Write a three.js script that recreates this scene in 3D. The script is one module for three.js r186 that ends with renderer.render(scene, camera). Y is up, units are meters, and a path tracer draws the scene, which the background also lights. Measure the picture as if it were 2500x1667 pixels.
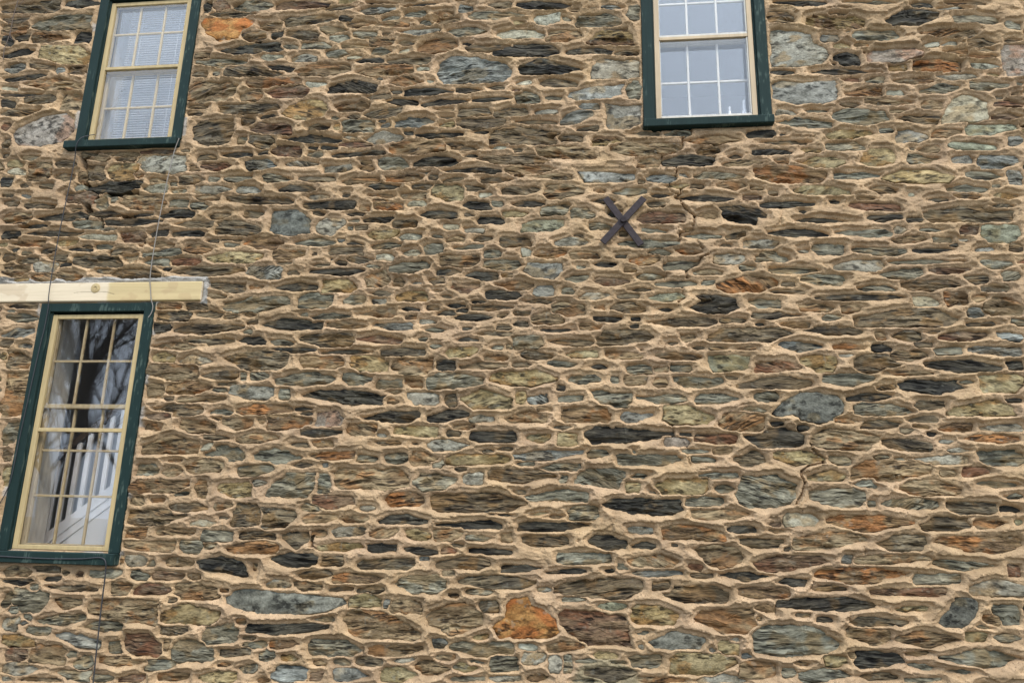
import * as THREE from 'three';
import { RoundedBoxGeometry } from 'three/addons/geometries/RoundedBoxGeometry.js';
import { mergeGeometries } from 'three/addons/utils/BufferGeometryUtils.js';

// ---------------------------------------------------------------- camera, sky, sun, exposure
const scene = new THREE.Scene();
const camera = new THREE.PerspectiveCamera(50.59, 1024 / 682, 0.05, 400);
camera.position.set(0, 1.6, 5.324);
camera.rotation.set(0.24058, 0.11162, 0.02263, 'YXZ');
const renderer = new THREE.WebGLRenderer({ antialias: true });
renderer.toneMapping = THREE.LinearToneMapping;
renderer.toneMappingExposure = 1.64;
renderer.shadowMap.enabled = true;

const SKY = 1.42, SUN = 1.5;
let seedState = 12345;
const srand = s => { seedState = s >>> 0; };
const rnd = () => { seedState = (seedState + 0x6D2B79F5) >>> 0; let t = seedState; t = Math.imul(t ^ (t >>> 15), t | 1); t ^= t + Math.imul(t ^ (t >>> 7), t | 61); return ((t ^ (t >>> 14)) >>> 0) / 4294967296; };
const rr = (a, b) => a + (b - a) * rnd();
const clamp = (v, a, b) => v < a ? a : v > b ? b : v;
const mix = (a, b, t) => a + (b - a) * t;
const sstep = (a, b, x) => { const t = clamp((x - a) / (b - a), 0, 1); return t * t * (3 - 2 * t); };
const LAT = new Float32Array(65536); srand(99); for (let i = 0; i < 65536; i++) LAT[i] = rnd();
function vn(x, y) { // value noise 0..1
  const xi = Math.floor(x), yi = Math.floor(y), fx = x - xi, fy = y - yi, u = fx * fx * (3 - 2 * fx), v = fy * fy * (3 - 2 * fy);
  const a = (yi & 255) << 8, b = ((yi + 1) & 255) << 8, c = xi & 255, d = (xi + 1) & 255;
  const p = LAT[a | c], q = LAT[a | d], r = LAT[b | c], s = LAT[b | d];
  return p + (q - p) * u + (r - p) * v + (p - q - r + s) * u * v;
}
function fbm(x, y, n = 4) { let s = 0, a = 0.5, t = 0; for (let i = 0; i < n; i++) { s += a * vn(x, y); t += a; a *= 0.5; x = x * 2.03 + 17.1; y = y * 2.03 + 5.7; } return s / t; }
const lin = v => { v /= 255; return v <= 0.04045 ? v / 12.92 : Math.pow((v + 0.055) / 1.055, 2.4); };
const enc = v => { v = clamp(v, 0, 1); return 255 * (v <= 0.0031308 ? v * 12.92 : 1.055 * Math.pow(v, 1 / 2.4) - 0.055); };

{ // pale overcast sky with soft cloud structure, a little brighter towards the veiled sun
  const W = 512, H = 256, d = new Float32Array(W * H * 4), sun = new THREE.Vector3(0.45, 0.85, 0.62).normalize();
  for (let j = 0; j < H; j++) for (let i = 0; i < W; i++) {
    const el = ((j + 0.5) / H - 0.5) * Math.PI, az = ((i + 0.5) / W - 0.5) * 2 * Math.PI;
    const x = Math.cos(el) * Math.cos(az), y = Math.sin(el), z = Math.cos(el) * Math.sin(az), k = (j * W + i) * 4;
    const up = Math.max(y, 0.0), cl = fbm(x / (up + 0.35) * 1.6 + 30, z / (up + 0.35) * 1.6 + 30, 4);
    const s = Math.max(0, x * sun.x + y * sun.y + z * sun.z);
    const L = SKY * (0.54 + 0.8 * up + 0.3 * (cl - 0.5) + 0.4 * Math.pow(s, 5));
    d[k] = L * 0.81; d[k + 1] = L * 0.94; d[k + 2] = L * 1.13; d[k + 3] = 1;
  }
  const t = new THREE.DataTexture(d, W, H, THREE.RGBAFormat, THREE.FloatType);
  t.mapping = THREE.EquirectangularReflectionMapping; t.magFilter = t.minFilter = THREE.LinearFilter; t.needsUpdate = true;
  scene.background = t; scene.environment = t;
  const sunLight = new THREE.DirectionalLight(0xffeed6, SUN);
  sunLight.position.copy(sun).multiplyScalar(30); sunLight.castShadow = true; sunLight.shadow.radius = 20;
  sunLight.shadow.mapSize.set(2048, 2048);
  const c = sunLight.shadow.camera; c.left = -12; c.right = 12; c.top = 12; c.bottom = -12; c.far = 80;
  sunLight.name = 'sun'; scene.add(sunLight, sunLight.target);
}

// ---------------------------------------------------------------- helpers
const used = {};
const numbered = n => { used[n] = (used[n] ?? -1) + 1; return used[n] ? n + '_' + String(used[n]).padStart(3, '0') : n; };
function mesh(name, geo, mat, parent) {
  const o = new THREE.Mesh(geo, mat); o.name = parent && parent !== scene ? name : numbered(name);
  o.castShadow = o.receiveShadow = true; (parent || scene).add(o); return o;
}
function thing(name, label, category, group) {
  const o = new THREE.Group(); o.name = numbered(name); o.userData = { label, category }; if (group) o.userData.group = group; scene.add(o); return o;
}
function box(x0, x1, y0, y1, z0, z1, r = 0.004) { // rounded box with uv in metres
  const w = x1 - x0, h = y1 - y0, d = z1 - z0, g = new RoundedBoxGeometry(w, h, d, 2, Math.min(r, w / 2.2, h / 2.2, d / 2.2));
  g.translate((x0 + x1) / 2, (y0 + y1) / 2, (z0 + z1) / 2); return metreUv(g);
}
function metreUv(g) {
  const p = g.attributes.position, n = g.attributes.normal, uv = new Float32Array(p.count * 2);
  for (let i = 0; i < p.count; i++) {
    const ax = Math.abs(n.getX(i)), ay = Math.abs(n.getY(i)), az = Math.abs(n.getZ(i)), x = p.getX(i), y = p.getY(i), z = p.getZ(i);
    if (az >= ax && az >= ay) { uv[2 * i] = x; uv[2 * i + 1] = y; } else if (ax >= ay) { uv[2 * i] = z; uv[2 * i + 1] = y; } else { uv[2 * i] = x; uv[2 * i + 1] = z; }
  }
  g.setAttribute('uv', new THREE.BufferAttribute(uv, 2)); return g;
}
function texture(w, h, fn, srgb, sx = 1, sy = 1) { // fn(u, v) -> [r, g, b] 0..255
  const d = new Uint8Array(w * h * 4);
  for (let j = 0; j < h; j++) for (let i = 0; i < w; i++) { const c = fn(i / w, j / h), k = (j * w + i) * 4; d[k] = clamp(c[0], 0, 255); d[k + 1] = clamp(c[1], 0, 255); d[k + 2] = clamp(c[2], 0, 255); d[k + 3] = 255; }
  const t = new THREE.DataTexture(d, w, h); t.wrapS = t.wrapT = THREE.RepeatWrapping; t.magFilter = THREE.LinearFilter; t.minFilter = THREE.LinearMipmapLinearFilter; t.generateMipmaps = true;
  if (srgb) t.colorSpace = THREE.SRGBColorSpace; t.repeat.set(sx, sy); t.needsUpdate = true; return t;
}
const vnw = (u, v, fx, fy, o = 0) => { // tiling value noise on the unit square
  const x = u * fx, y = v * fy, xi = Math.floor(x), yi = Math.floor(y), a = x - xi, b = y - yi, s = a * a * (3 - 2 * a), t = b * b * (3 - 2 * b);
  const L = (i, j) => LAT[((((j % fy) + fy) % fy + o * 31) & 255) << 8 | ((((i % fx) + fx) % fx + o * 57) & 255)];
  return mix(mix(L(xi, yi), L(xi + 1, yi), s), mix(L(xi, yi + 1), L(xi + 1, yi + 1), s), t);
};
const fbw = (u, v, fx, fy, n, o = 0) => { let s = 0, a = 0.5, t = 0; for (let i = 0; i < n; i++) { s += a * vnw(u, v, fx << i, fy << i, o + i); t += a; a *= 0.5; } return s / t; };

// ---------------------------------------------------------------- the openings in the wall (metres)
const WIN = {
  upperLeft: { x0: -4.522, x1: -3.532, y0: 4.735, y1: 6.27, rows: [2, 2], rail: 5.462 },
  upperRight: { x0: 0.436, x1: 1.443, y0: 4.738, y1: 6.27, rows: [2, 2], rail: 5.492 },
  lower: { x0: -4.55, x1: -3.545, y0: 1.28, y1: 3.255, rows: [2, 3], rail: 2.405 },
};
const LINTEL = { x0: -5.9, x1: -3.155, y0: 3.268, y1: 3.432 };
const RECTS = [ // x0, x1, y0, y1 of what interrupts the masonry
  [WIN.upperLeft.x0, WIN.upperLeft.x1, 4.735, 6.27], [-4.592, -3.54, 4.662, 4.735],
  [WIN.upperRight.x0, WIN.upperRight.x1, 4.738, 6.27], [0.43, 1.447, 4.667, 4.738],
  [WIN.lower.x0, WIN.lower.x1, 1.28, 3.262], [-4.62, -3.545, 1.192, 1.28],
  [LINTEL.x0, LINTEL.x1, LINTEL.y0, LINTEL.y1],
];
const rectSdf = (r, x, y) => { const dx = Math.max(r[0] - x, x - r[1]), dy = Math.max(r[2] - y, y - r[3]); return dx > 0 && dy > 0 ? Math.hypot(dx, dy) : Math.max(dx, dy); };
const HOLES = [ // mortar fallen out between stones: centre x, y, half width, half height
  [-4.304, 4.111, 0.036, 0.06], [-4.249, 4.246, 0.030, 0.027], [-4.062, 4.234, 0.080, 0.017], [-4.348, 4.346, 0.020, 0.062], [-3.909, 4.029, 0.079, 0.014], [-4.152, 3.967, 0.018, 0.044], [-4.402, 4.553, 0.025, 0.053], [-3.993, 4.558, 0.071, 0.014], [-4.350, 4.620, 0.062, 0.013], [-2.050, 1.421, 0.014, 0.062], [-4.219, 0.604, 0.113, 0.013], [-4.869, 3.951, 0.031, 0.015], [-4.013, 3.698, 0.022, 0.025],
];
const X0 = -6.5, X1 = 4.5, Y0 = 0, Y1 = 7.2;

const STONES = { // colour letter: centre x, centre y, width, height in cm, tilt in degrees
  G: [
    [57,82,41,11,2],
  ],
  L: [
    [248,454,26,13,-2], [-168,51,24,9,2], [34,234,26,9,0], [282,433,16,7,-2], [289,360,13,4,-1], [232,377,9,6,-1],
  ],
  b: [
    [-31,206,53,8,1], [-213,51,29,12,2], [152,287,34,10,0], [286,283,37,8,0], [308,430,29,12,-2], [-266,350,34,12,-1], [-146,482,36,11,-2], [-11,480,27,13,-2], [44,125,38,5,2], [-278,447,27,12,-2], [-473,301,30,10,0], [-154,304,33,7,0],
    [-187,594,35,10,-4], [56,424,24,9,-2], [297,294,17,8,0], [-39,247,16,9,0], [-529,553,22,12,-3], [-36,332,16,9,-1], [317,416,11,12,-2], [277,312,12,8,-1], [-242,447,29,5,-2], [322,447,10,9,-2], [-106,74,10,7,2], [194,544,15,8,-3],
    [291,565,24,4,-4], [-106,590,14,9,-4], [0,490,17,6,-3], [20,583,19,5,-4], [173,138,7,6,2], [-146,99,6,7,2], [-76,208,11,4,1], [-482,548,10,7,-3], [-465,290,11,4,0], [103,74,6,4,2], [-120,131,7,4,2], [81,76,4,5,2],
    [-490,424,10,4,-2], [-425,76,7,3,2], [-172,480,8,4,-2], [-200,196,4,4,1], [-202,377,5,3,-1], [-179,525,5,3,-3],
  ],
  d: [
    [160,109,70,10,2], [28,221,63,13,1], [36,170,58,13,1], [-189,248,67,12,0], [241,257,46,12,0], [130,220,41,14,1], [-220,79,66,8,2], [-31,528,56,15,-3], [263,272,53,9,0], [258,559,41,17,-3], [-54,546,59,13,-3], [188,75,32,11,2],
    [-300,560,61,11,1], [-236,307,51,10,0], [-152,233,48,10,0], [-217,127,37,10,2], [-27,155,52,7,1], [-203,518,45,14,-3], [-406,430,52,12,-2], [-88,155,49,7,1], [198,324,65,5,-1], [-137,158,39,9,1], [78,439,42,10,-2], [106,125,37,7,2],
    [12,145,27,10,1], [151,400,42,7,2], [-108,234,33,10,0], [-235,470,53,9,-2], [-237,338,38,8,3], [-125,445,41,10,-2], [-386,397,53,8,-1], [158,376,46,7,-1], [-121,500,43,7,3], [-72,219,35,8,1], [-39,589,48,9,-4], [-215,408,45,8,-2],
    [-453,404,51,8,-1], [205,512,56,6,-3], [-136,510,44,9,-3], [-203,350,47,6,-1], [89,406,43,6,-2], [-193,454,48,5,2], [206,523,22,13,-3], [178,385,46,5,-1], [-96,436,52,6,-2], [-266,293,33,8,0], [-49,126,30,6,2], [-457,388,56,6,-1],
    [-515,542,45,6,3], [-527,569,33,7,9], [198,250,30,6,0], [-434,106,26,8,2], [-67,329,29,8,-1], [-112,272,19,11,0], [0,542,40,7,-3], [-349,404,34,8,-1], [-122,398,31,8,-1], [-85,345,27,8,-1], [-204,220,33,6,1], [136,122,21,6,2],
    [-470,617,39,9,-4], [-127,469,44,6,-2], [-152,137,22,7,1], [-91,311,32,6,0], [-72,137,31,5,2], [-123,136,25,6,1], [-244,424,33,7,-2], [-81,501,34,5,1], [-160,502,32,7,-3], [-143,597,41,4,1], [-18,125,29,4,2], [143,444,31,6,-2],
    [173,578,43,5,-4], [-49,406,26,7,-2], [105,156,21,6,1], [254,360,30,5,-1], [-336,386,32,6,-1], [-91,405,24,8,-2], [-236,285,42,4,0], [-79,392,23,7,-1], [221,386,25,6,-1], [-465,582,18,14,-3], [135,460,23,7,-2], [-269,539,28,8,-3],
    [-190,284,42,3,0], [-172,395,26,6,-1], [-169,424,26,6,-2], [281,303,23,4,0], [36,144,17,6,1], [-512,524,46,4,-3], [-346,304,17,8,0], [13,309,22,5,0], [-194,543,34,5,-3], [-497,388,18,9,-1], [281,174,16,5,1], [-112,349,20,6,-1],
    [-301,457,27,5,-2], [-429,374,25,5,-1], [-25,300,32,3,0], [210,286,13,6,0], [154,514,22,5,-3], [11,353,19,5,-1], [-362,387,18,7,-1], [-94,294,18,5,0], [298,273,10,7,0], [-540,582,13,11,-3], [267,571,17,6,-4], [205,483,16,5,-3],
    [-475,396,23,5,-1], [261,400,17,4,-2], [-525,516,15,8,-3], [-460,373,16,6,-1], [-346,607,8,14,-4], [-276,574,11,10,-3], [5,272,16,4,0], [-511,438,11,9,-2], [10,406,19,4,-2], [-105,321,16,4,-1], [-378,404,19,4,-1], [-141,318,16,4,-1],
    [38,332,19,3,-1], [-407,108,15,4,2], [243,385,11,5,-1], [-112,315,15,4,-1], [56,316,13,4,-1], [-102,221,10,5,1], [-220,239,15,3,0], [-191,400,16,4,-1], [-89,471,16,4,-2], [-190,374,14,4,-1], [-295,379,23,3,-1], [-214,587,13,6,-3],
    [56,409,15,3,-2], [-65,163,17,2,1], [-277,492,15,4,-2], [294,248,11,3,0], [155,99,10,3,2], [-218,235,12,3,0], [-351,355,11,5,-1], [151,227,7,4,1], [-219,461,14,4,-2], [-277,459,11,5,-2], [69,222,9,3,1], [-442,360,12,4,-1],
    [18,395,6,6,-1], [-98,449,11,3,-2], [186,401,8,4,-2], [-151,472,8,5,-2], [238,224,6,3,1], [133,230,8,3,0], [-86,323,11,3,-1], [-22,256,6,5,0], [-95,302,8,3,0], [-164,511,9,4,-3], [-518,464,8,5,-2], [-104,555,9,4,-3],
    [-10,377,9,3,-1], [33,303,6,4,0], [24,359,8,3,-1], [-100,317,8,3,-1], [-233,461,8,4,-2], [162,393,6,4,-1], [34,309,6,3,0], [-201,417,6,4,-2], [-491,374,7,4,-1], [268,364,5,3,-1], [-135,435,10,2,-2], [12,126,7,2,2],
    [-175,484,7,3,-2], [125,304,7,2,0], [152,459,5,3,-2], [58,145,4,3,1], [-207,361,6,2,-1], [195,520,4,2,-3],
  ],
  e: [
    [301,372,27,14,-1], [305,457,37,10,-2], [-38,386,34,11,-1], [291,444,35,8,-2], [58,326,27,8,-1], [14,102,21,6,2], [286,165,5,4,1],
  ],
  g: [
    [251,79,51,13,2], [170,179,38,14,1], [-268,323,57,14,-1], [-124,113,41,13,2], [-77,71,44,11,2], [-287,62,34,16,2], [-182,68,41,12,2], [-103,261,44,14,0], [211,471,43,15,-2], [-238,202,42,14,1], [-420,92,30,18,2], [-222,263,50,12,0],
    [-24,177,46,10,1], [248,136,42,8,2], [-115,185,33,14,1], [208,241,42,9,0], [41,203,46,9,1], [280,208,29,12,1], [6,572,40,15,-3], [152,64,34,9,2], [216,176,40,8,1], [-281,204,34,13,1], [-268,74,26,14,2], [184,262,36,9,0],
    [-5,134,38,8,2], [79,260,37,9,0], [230,127,31,8,2], [169,468,45,10,-2], [271,106,17,13,2], [226,342,37,9,-1], [-219,326,29,14,-1], [214,360,39,8,-1], [51,247,36,8,0], [45,369,46,8,-1], [-395,79,39,8,2], [91,248,31,9,0],
    [229,544,35,11,-3], [36,68,24,10,2], [173,338,33,9,-1], [-304,605,44,12,-4], [-255,192,31,10,1], [-326,547,47,11,-3], [-78,581,54,8,-4], [-59,62,21,11,2], [-6,165,23,11,1], [307,554,36,9,-3], [-143,353,32,10,-1], [206,422,38,7,-2],
    [-68,354,31,10,-1], [-378,42,30,8,2], [-462,218,16,20,1], [-181,262,26,11,0], [204,374,41,6,-1], [-163,444,27,12,-2], [247,351,55,4,-1], [179,362,24,10,-1], [-196,480,30,12,-2], [-48,291,24,11,0], [152,346,37,6,-1], [-26,400,25,11,-1],
    [80,175,27,7,1], [-473,314,31,10,0], [-364,113,28,8,2], [-106,567,35,10,-3], [-224,376,36,8,-1], [138,357,26,9,-1], [-51,501,22,14,-3], [-359,76,29,7,2], [-311,51,23,8,2], [37,270,23,9,0], [-342,191,21,11,1], [309,494,28,9,-3],
    [198,447,30,8,-2], [272,493,30,8,-3], [-279,143,24,9,1], [255,434,26,9,-2], [-5,262,25,8,0], [276,190,29,5,1], [69,351,27,8,-1], [283,409,31,7,-2], [101,425,38,6,-2], [-299,134,20,10,1], [296,419,26,8,-2], [-356,369,35,8,-1],
    [-22,197,30,6,1], [129,320,23,8,-1], [-372,51,17,10,2], [-200,182,11,16,1], [296,348,23,7,-1], [-206,313,33,6,0], [65,336,32,6,-1], [189,190,17,8,1], [-262,434,28,9,-2], [85,375,32,6,-1], [216,72,21,5,2], [-155,258,22,8,0],
    [127,250,18,8,0], [31,413,26,7,-2], [255,284,20,7,0], [-420,416,17,15,-2], [-145,202,19,8,1], [211,331,28,5,-1], [-428,396,26,9,-1], [91,193,28,5,1], [-240,561,29,8,-3], [36,504,11,17,-3], [228,575,44,4,-4], [212,64,26,3,2],
    [-6,396,18,9,-1], [-347,62,14,9,2], [269,92,18,5,2], [-360,361,24,8,-1], [-125,368,16,10,-1], [-85,52,26,4,2], [-10,342,19,8,-1], [5,207,16,7,1], [174,205,15,7,1], [47,343,22,6,-1], [-411,71,20,6,2], [-15,248,20,6,0],
    [37,576,11,16,-4], [-242,68,18,6,2], [-187,326,19,8,-1], [-354,41,17,6,2], [-79,146,20,5,1], [-20,274,24,5,0], [-97,369,25,4,3], [-17,64,7,13,2], [-232,61,13,8,2], [-337,113,15,8,2], [-440,92,9,13,2], [-297,435,25,7,-2],
    [-196,569,22,8,-3], [8,385,18,7,-1], [-225,576,24,8,-3], [-288,236,20,6,0], [-245,292,22,6,0], [-164,372,24,6,-1], [-79,109,20,4,2], [-168,202,17,6,1], [305,339,13,7,-1], [54,362,19,6,-1], [66,271,16,6,0], [239,70,20,3,2],
    [-220,551,20,8,-3], [-259,264,17,7,0], [94,184,13,6,1], [117,240,18,5,0], [-152,588,22,7,-4], [-181,552,20,8,-3], [225,504,16,7,-3], [-348,414,18,8,-2], [89,346,20,5,-1], [130,65,9,7,2], [-209,165,15,6,1], [35,192,14,5,1],
    [334,547,12,8,-3], [-144,379,19,6,-1], [-118,301,19,5,0], [70,463,21,5,-2], [51,380,20,5,-1], [-176,59,13,5,2], [-80,63,14,5,2], [-3,67,16,4,2], [284,182,13,4,1], [-114,198,11,6,1], [-329,411,16,7,-2], [-238,250,9,9,0],
    [81,204,17,4,1], [-192,87,16,4,2], [-493,461,19,6,-2], [-408,376,21,5,-1], [-13,106,16,4,2], [-77,363,13,6,-1], [177,309,15,5,0], [261,368,13,5,-1], [18,67,12,4,2], [-204,558,25,4,-3], [179,479,18,4,-2], [-17,332,10,7,-1],
    [76,210,21,3,1], [34,86,11,4,2], [119,348,12,5,-1], [-20,189,7,7,1], [241,476,15,4,-2], [-231,455,13,6,-2], [-30,500,15,5,-3], [230,459,12,5,-2], [-297,209,10,6,1], [-406,419,10,8,-2], [254,376,17,3,-1], [-290,253,15,4,0],
    [-174,585,16,5,-3], [-382,56,9,5,2], [-142,579,13,6,-3], [22,129,8,5,2], [-296,375,13,5,-1], [-441,431,10,7,-2], [-48,199,13,3,1], [-298,471,8,8,-2], [-263,561,14,5,-3], [-284,135,9,4,1], [18,262,6,6,0], [256,98,10,3,2],
    [-273,264,6,7,0], [-311,173,11,4,1], [-74,406,9,5,-2], [-173,354,13,4,-1], [-349,425,14,4,-2], [-4,54,18,2,2], [89,337,10,4,-1], [193,175,5,5,1], [-434,85,8,5,2], [-274,301,9,5,0], [-422,80,7,5,2], [215,206,9,3,1],
    [-420,102,7,5,2], [265,261,9,3,0], [202,207,9,3,1], [-329,122,6,5,2], [-319,435,10,5,-2], [-119,288,9,4,0], [-72,287,10,3,0], [-130,294,7,4,0], [-478,371,10,4,-1], [-483,320,9,4,-1], [-193,394,10,3,-1], [-355,432,8,4,-2],
    [-228,315,7,4,0], [-329,537,6,5,-3], [-122,379,8,3,-1], [-216,489,8,4,-2], [-62,288,4,4,0], [303,410,6,3,-2], [209,550,4,4,-3], [331,495,4,3,-3], [-195,388,5,3,-1], [31,209,3,2,1],
  ],
  k: [
    [229,308,74,14,0], [3,114,65,14,2], [-82,171,71,14,1], [281,388,63,14,-1], [-52,465,62,17,-2], [117,296,61,12,0], [-264,277,54,16,0], [72,112,46,12,2], [-305,303,62,10,3], [133,260,54,10,0], [-67,116,57,9,2], [-49,190,53,10,1],
    [-329,155,49,12,1], [210,150,34,11,1], [26,294,44,12,0], [-252,587,60,10,3], [242,163,38,10,1], [-313,352,67,9,-1], [-233,156,29,16,1], [-62,445,60,10,-2], [205,274,31,13,0], [-258,159,25,18,1], [12,59,37,9,2], [-524,618,61,14,-4],
    [68,306,52,8,0], [-208,293,46,11,0], [-292,390,42,14,-1], [-149,126,45,8,2], [-323,237,43,11,0], [248,333,41,9,-1], [257,174,32,9,1], [-294,501,58,11,-2], [-92,128,39,9,2], [-412,362,46,12,-1], [191,99,39,6,2], [-294,537,54,11,-3],
    [-91,478,42,12,-2], [175,299,44,7,0], [219,216,32,9,1], [-33,145,35,8,1], [-376,352,45,10,-1], [-275,414,60,7,-2], [-218,141,23,13,1], [118,147,30,8,1], [112,205,21,12,1], [63,280,38,7,0], [-389,102,44,6,2], [-175,491,33,9,5],
    [-26,514,34,10,-3], [-307,292,48,7,0], [-494,518,31,10,8], [204,231,29,7,0], [254,468,30,9,-2], [228,280,27,8,0], [186,65,28,6,2], [-429,445,23,16,-2], [-54,417,38,8,-2], [-304,163,30,8,1], [-294,338,33,9,-1], [29,318,27,9,-1],
    [-192,305,35,7,0], [-144,284,34,7,0], [-512,506,38,8,3], [-304,76,22,9,2], [137,311,35,6,0], [-248,144,29,7,1], [310,533,25,10,-3], [-86,550,39,8,-3], [238,244,21,8,0], [-256,62,25,7,2], [157,566,21,12,-3], [-59,373,25,9,-1],
    [228,294,21,8,0], [-15,291,35,6,0], [-280,469,23,12,-2], [-338,314,31,8,0], [-82,273,36,6,0], [-331,394,36,7,-1], [-254,572,31,10,-3], [-96,490,28,9,-2], [-155,541,39,7,-3], [-65,488,28,9,-2], [-198,368,29,8,-1], [-201,117,26,6,2],
    [153,452,41,5,-2], [-292,265,30,7,0], [223,410,22,8,-2], [-298,573,22,13,-3], [-412,405,35,7,-1], [-156,61,20,7,2], [-40,281,23,7,0], [-73,100,15,8,2], [160,119,24,5,2], [-189,127,18,8,2], [293,330,21,6,-1], [-220,598,30,5,5],
    [-475,415,30,7,-2], [-228,432,32,6,-2], [-402,38,35,4,2], [280,337,17,7,-1], [-339,435,23,9,-2], [-307,316,24,7,0], [-415,115,29,5,2], [-388,371,25,7,-1], [-76,427,27,6,-2], [-321,597,45,5,-4], [-76,319,32,5,-1], [-465,549,20,11,-3],
    [231,234,21,5,0], [-159,108,21,5,2], [-44,478,36,4,-2], [-75,298,30,4,0], [-185,360,23,7,-1], [94,447,19,7,-2], [-457,454,21,9,-2], [-77,592,21,8,-4], [-473,324,28,6,-1], [150,303,22,5,0], [-180,508,23,7,-3], [-328,455,20,8,-2],
    [48,117,13,7,2], [-150,390,21,7,-1], [-16,462,20,7,-2], [-309,401,20,7,-1], [111,374,15,6,6], [-280,402,18,8,-1], [-101,510,23,6,-3], [213,80,17,4,2], [-536,604,30,7,-3], [-122,341,15,8,-1], [-230,481,20,7,-2], [-218,196,19,5,1],
    [-152,213,21,4,1], [-319,322,19,6,-1], [-40,324,26,4,-1], [-106,246,10,10,0], [-166,331,20,6,-1], [146,329,26,3,-1], [-136,423,20,6,-2], [-477,364,20,6,-1], [-180,108,19,4,2], [44,464,24,4,-2], [76,125,15,4,2], [-462,200,10,10,1],
    [282,402,21,4,-2], [-451,366,19,6,-1], [-499,553,24,6,-3], [-93,420,18,6,-2], [106,307,19,4,0], [305,394,20,4,-2], [-85,376,16,5,6], [-295,489,13,9,-2], [31,539,20,5,-3], [-526,585,18,8,-3], [-344,537,16,8,-3], [-504,418,17,7,-2],
    [-53,305,14,6,0], [-286,216,24,3,1], [-496,367,12,8,-1], [-102,456,24,4,-2], [-2,470,18,5,-2], [211,402,17,4,-2], [-52,274,15,5,0], [-403,457,20,5,-2], [-112,428,18,5,-2], [-181,601,32,3,-4], [51,402,14,5,-2], [-186,441,15,6,-2],
    [311,361,9,7,-1], [-520,476,9,11,-2], [332,534,13,5,-3], [29,327,16,4,-1], [-221,211,16,4,1], [210,257,13,4,0], [-345,499,17,5,-2], [-66,303,12,5,0], [231,229,12,4,0], [-481,292,11,7,0], [114,441,12,5,-2], [-437,462,14,6,-2],
    [-53,314,14,4,0], [239,288,12,4,0], [-111,460,15,4,-2], [-473,433,13,6,-2], [-79,512,15,4,-3], [96,286,17,2,0], [-240,350,12,5,-1], [221,226,9,4,1], [-112,328,11,4,-1], [147,335,11,4,-1], [-218,356,16,3,-1], [-21,226,14,3,1],
    [-201,358,10,5,-1], [245,297,11,3,0], [-223,401,11,5,-1], [141,409,8,5,-2], [83,417,11,4,-2], [-64,210,12,3,1], [-68,312,9,5,0], [-186,388,11,5,-1], [-285,258,17,3,0], [-332,246,11,4,0], [103,367,11,4,-1], [80,286,10,3,0],
    [-128,431,8,6,-2], [-307,97,7,5,2], [-202,489,14,4,-2], [-52,179,10,3,1], [-123,319,10,4,-1], [-313,379,11,4,-1], [-440,410,12,4,-1], [-59,453,8,5,-2], [-176,569,9,5,-3], [26,378,7,5,-1], [-290,231,10,3,0], [-248,358,13,3,-1],
    [142,101,10,2,2], [-246,72,11,2,2], [-273,314,10,4,0], [-275,156,9,3,1], [-494,434,9,5,-2], [-65,345,8,4,-1], [-119,485,12,3,-2], [-186,446,9,4,-2], [-98,106,7,3,2], [-270,308,9,4,0], [202,566,15,2,-4], [103,264,8,3,0],
    [75,380,8,3,-1], [-289,313,11,3,0], [-58,431,10,3,-2], [31,348,9,3,-1], [-508,425,11,3,-2], [-131,213,7,3,1], [-96,397,8,3,-1], [60,290,10,2,0], [112,98,4,3,2], [-96,194,8,2,1], [-96,140,9,2,1], [2,584,10,3,-4],
    [-425,376,10,2,-1], [-349,463,8,3,-2], [134,144,4,2,1], [38,285,3,3,0], [247,443,3,3,-2], [-223,366,4,3,-1], [315,484,5,2,-3],
  ],
  l: [
    [266,123,34,11,2], [199,349,39,10,-1], [-415,45,35,10,2], [-264,251,35,12,0], [240,206,38,7,1], [-173,468,34,11,3], [86,60,34,6,2], [-127,247,25,10,0], [-106,212,32,8,1], [-177,148,26,8,1], [-314,278,30,9,0], [283,229,28,6,0],
    [129,368,26,8,-1], [106,356,23,9,-1], [287,504,30,7,-3], [-318,425,33,8,-2], [-149,569,40,7,-3], [-40,67,16,8,2], [-342,123,19,9,2], [3,327,25,7,-1], [-15,372,27,7,-1], [-227,110,21,6,2], [-87,188,15,9,1], [-24,64,9,12,2],
    [-434,75,14,10,2], [-60,53,23,5,2], [-210,441,25,7,-2], [-459,358,21,9,-1], [35,154,18,6,1], [-286,425,22,8,-2], [-250,549,24,8,-3], [-246,52,16,6,2], [-81,232,19,6,0], [-225,416,20,6,-2], [-93,384,17,6,-1], [-132,62,17,4,2],
    [255,213,18,3,1], [156,478,17,5,-2], [-167,325,13,6,-1], [-165,165,12,5,1], [-126,308,14,5,0], [-251,182,12,5,1], [-36,487,19,4,-2], [-407,391,15,4,-1], [-407,354,14,4,-1], [-33,112,10,4,2], [-102,121,9,4,2], [246,219,9,3,1],
    [-428,37,10,4,2], [184,280,10,3,0], [95,84,6,3,2], [160,361,8,3,-1], [-137,340,8,3,-1], [74,426,7,4,-2], [275,368,6,3,-1], [44,181,6,3,1], [-157,219,8,3,1], [-201,470,10,3,-2], [33,77,3,3,2],
  ],
  m: [
    [200,558,47,14,-3], [13,458,24,9,-2], [-37,55,15,6,2],
  ],
  n: [
    [207,198,53,15,1], [90,96,40,16,2], [163,150,50,12,1], [219,89,43,11,2], [-326,210,47,16,1], [-465,249,23,37,0], [232,187,41,11,1], [44,449,58,12,-2], [108,231,32,15,0], [-290,103,37,13,2], [-486,534,59,15,-3], [-329,178,48,11,1],
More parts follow.
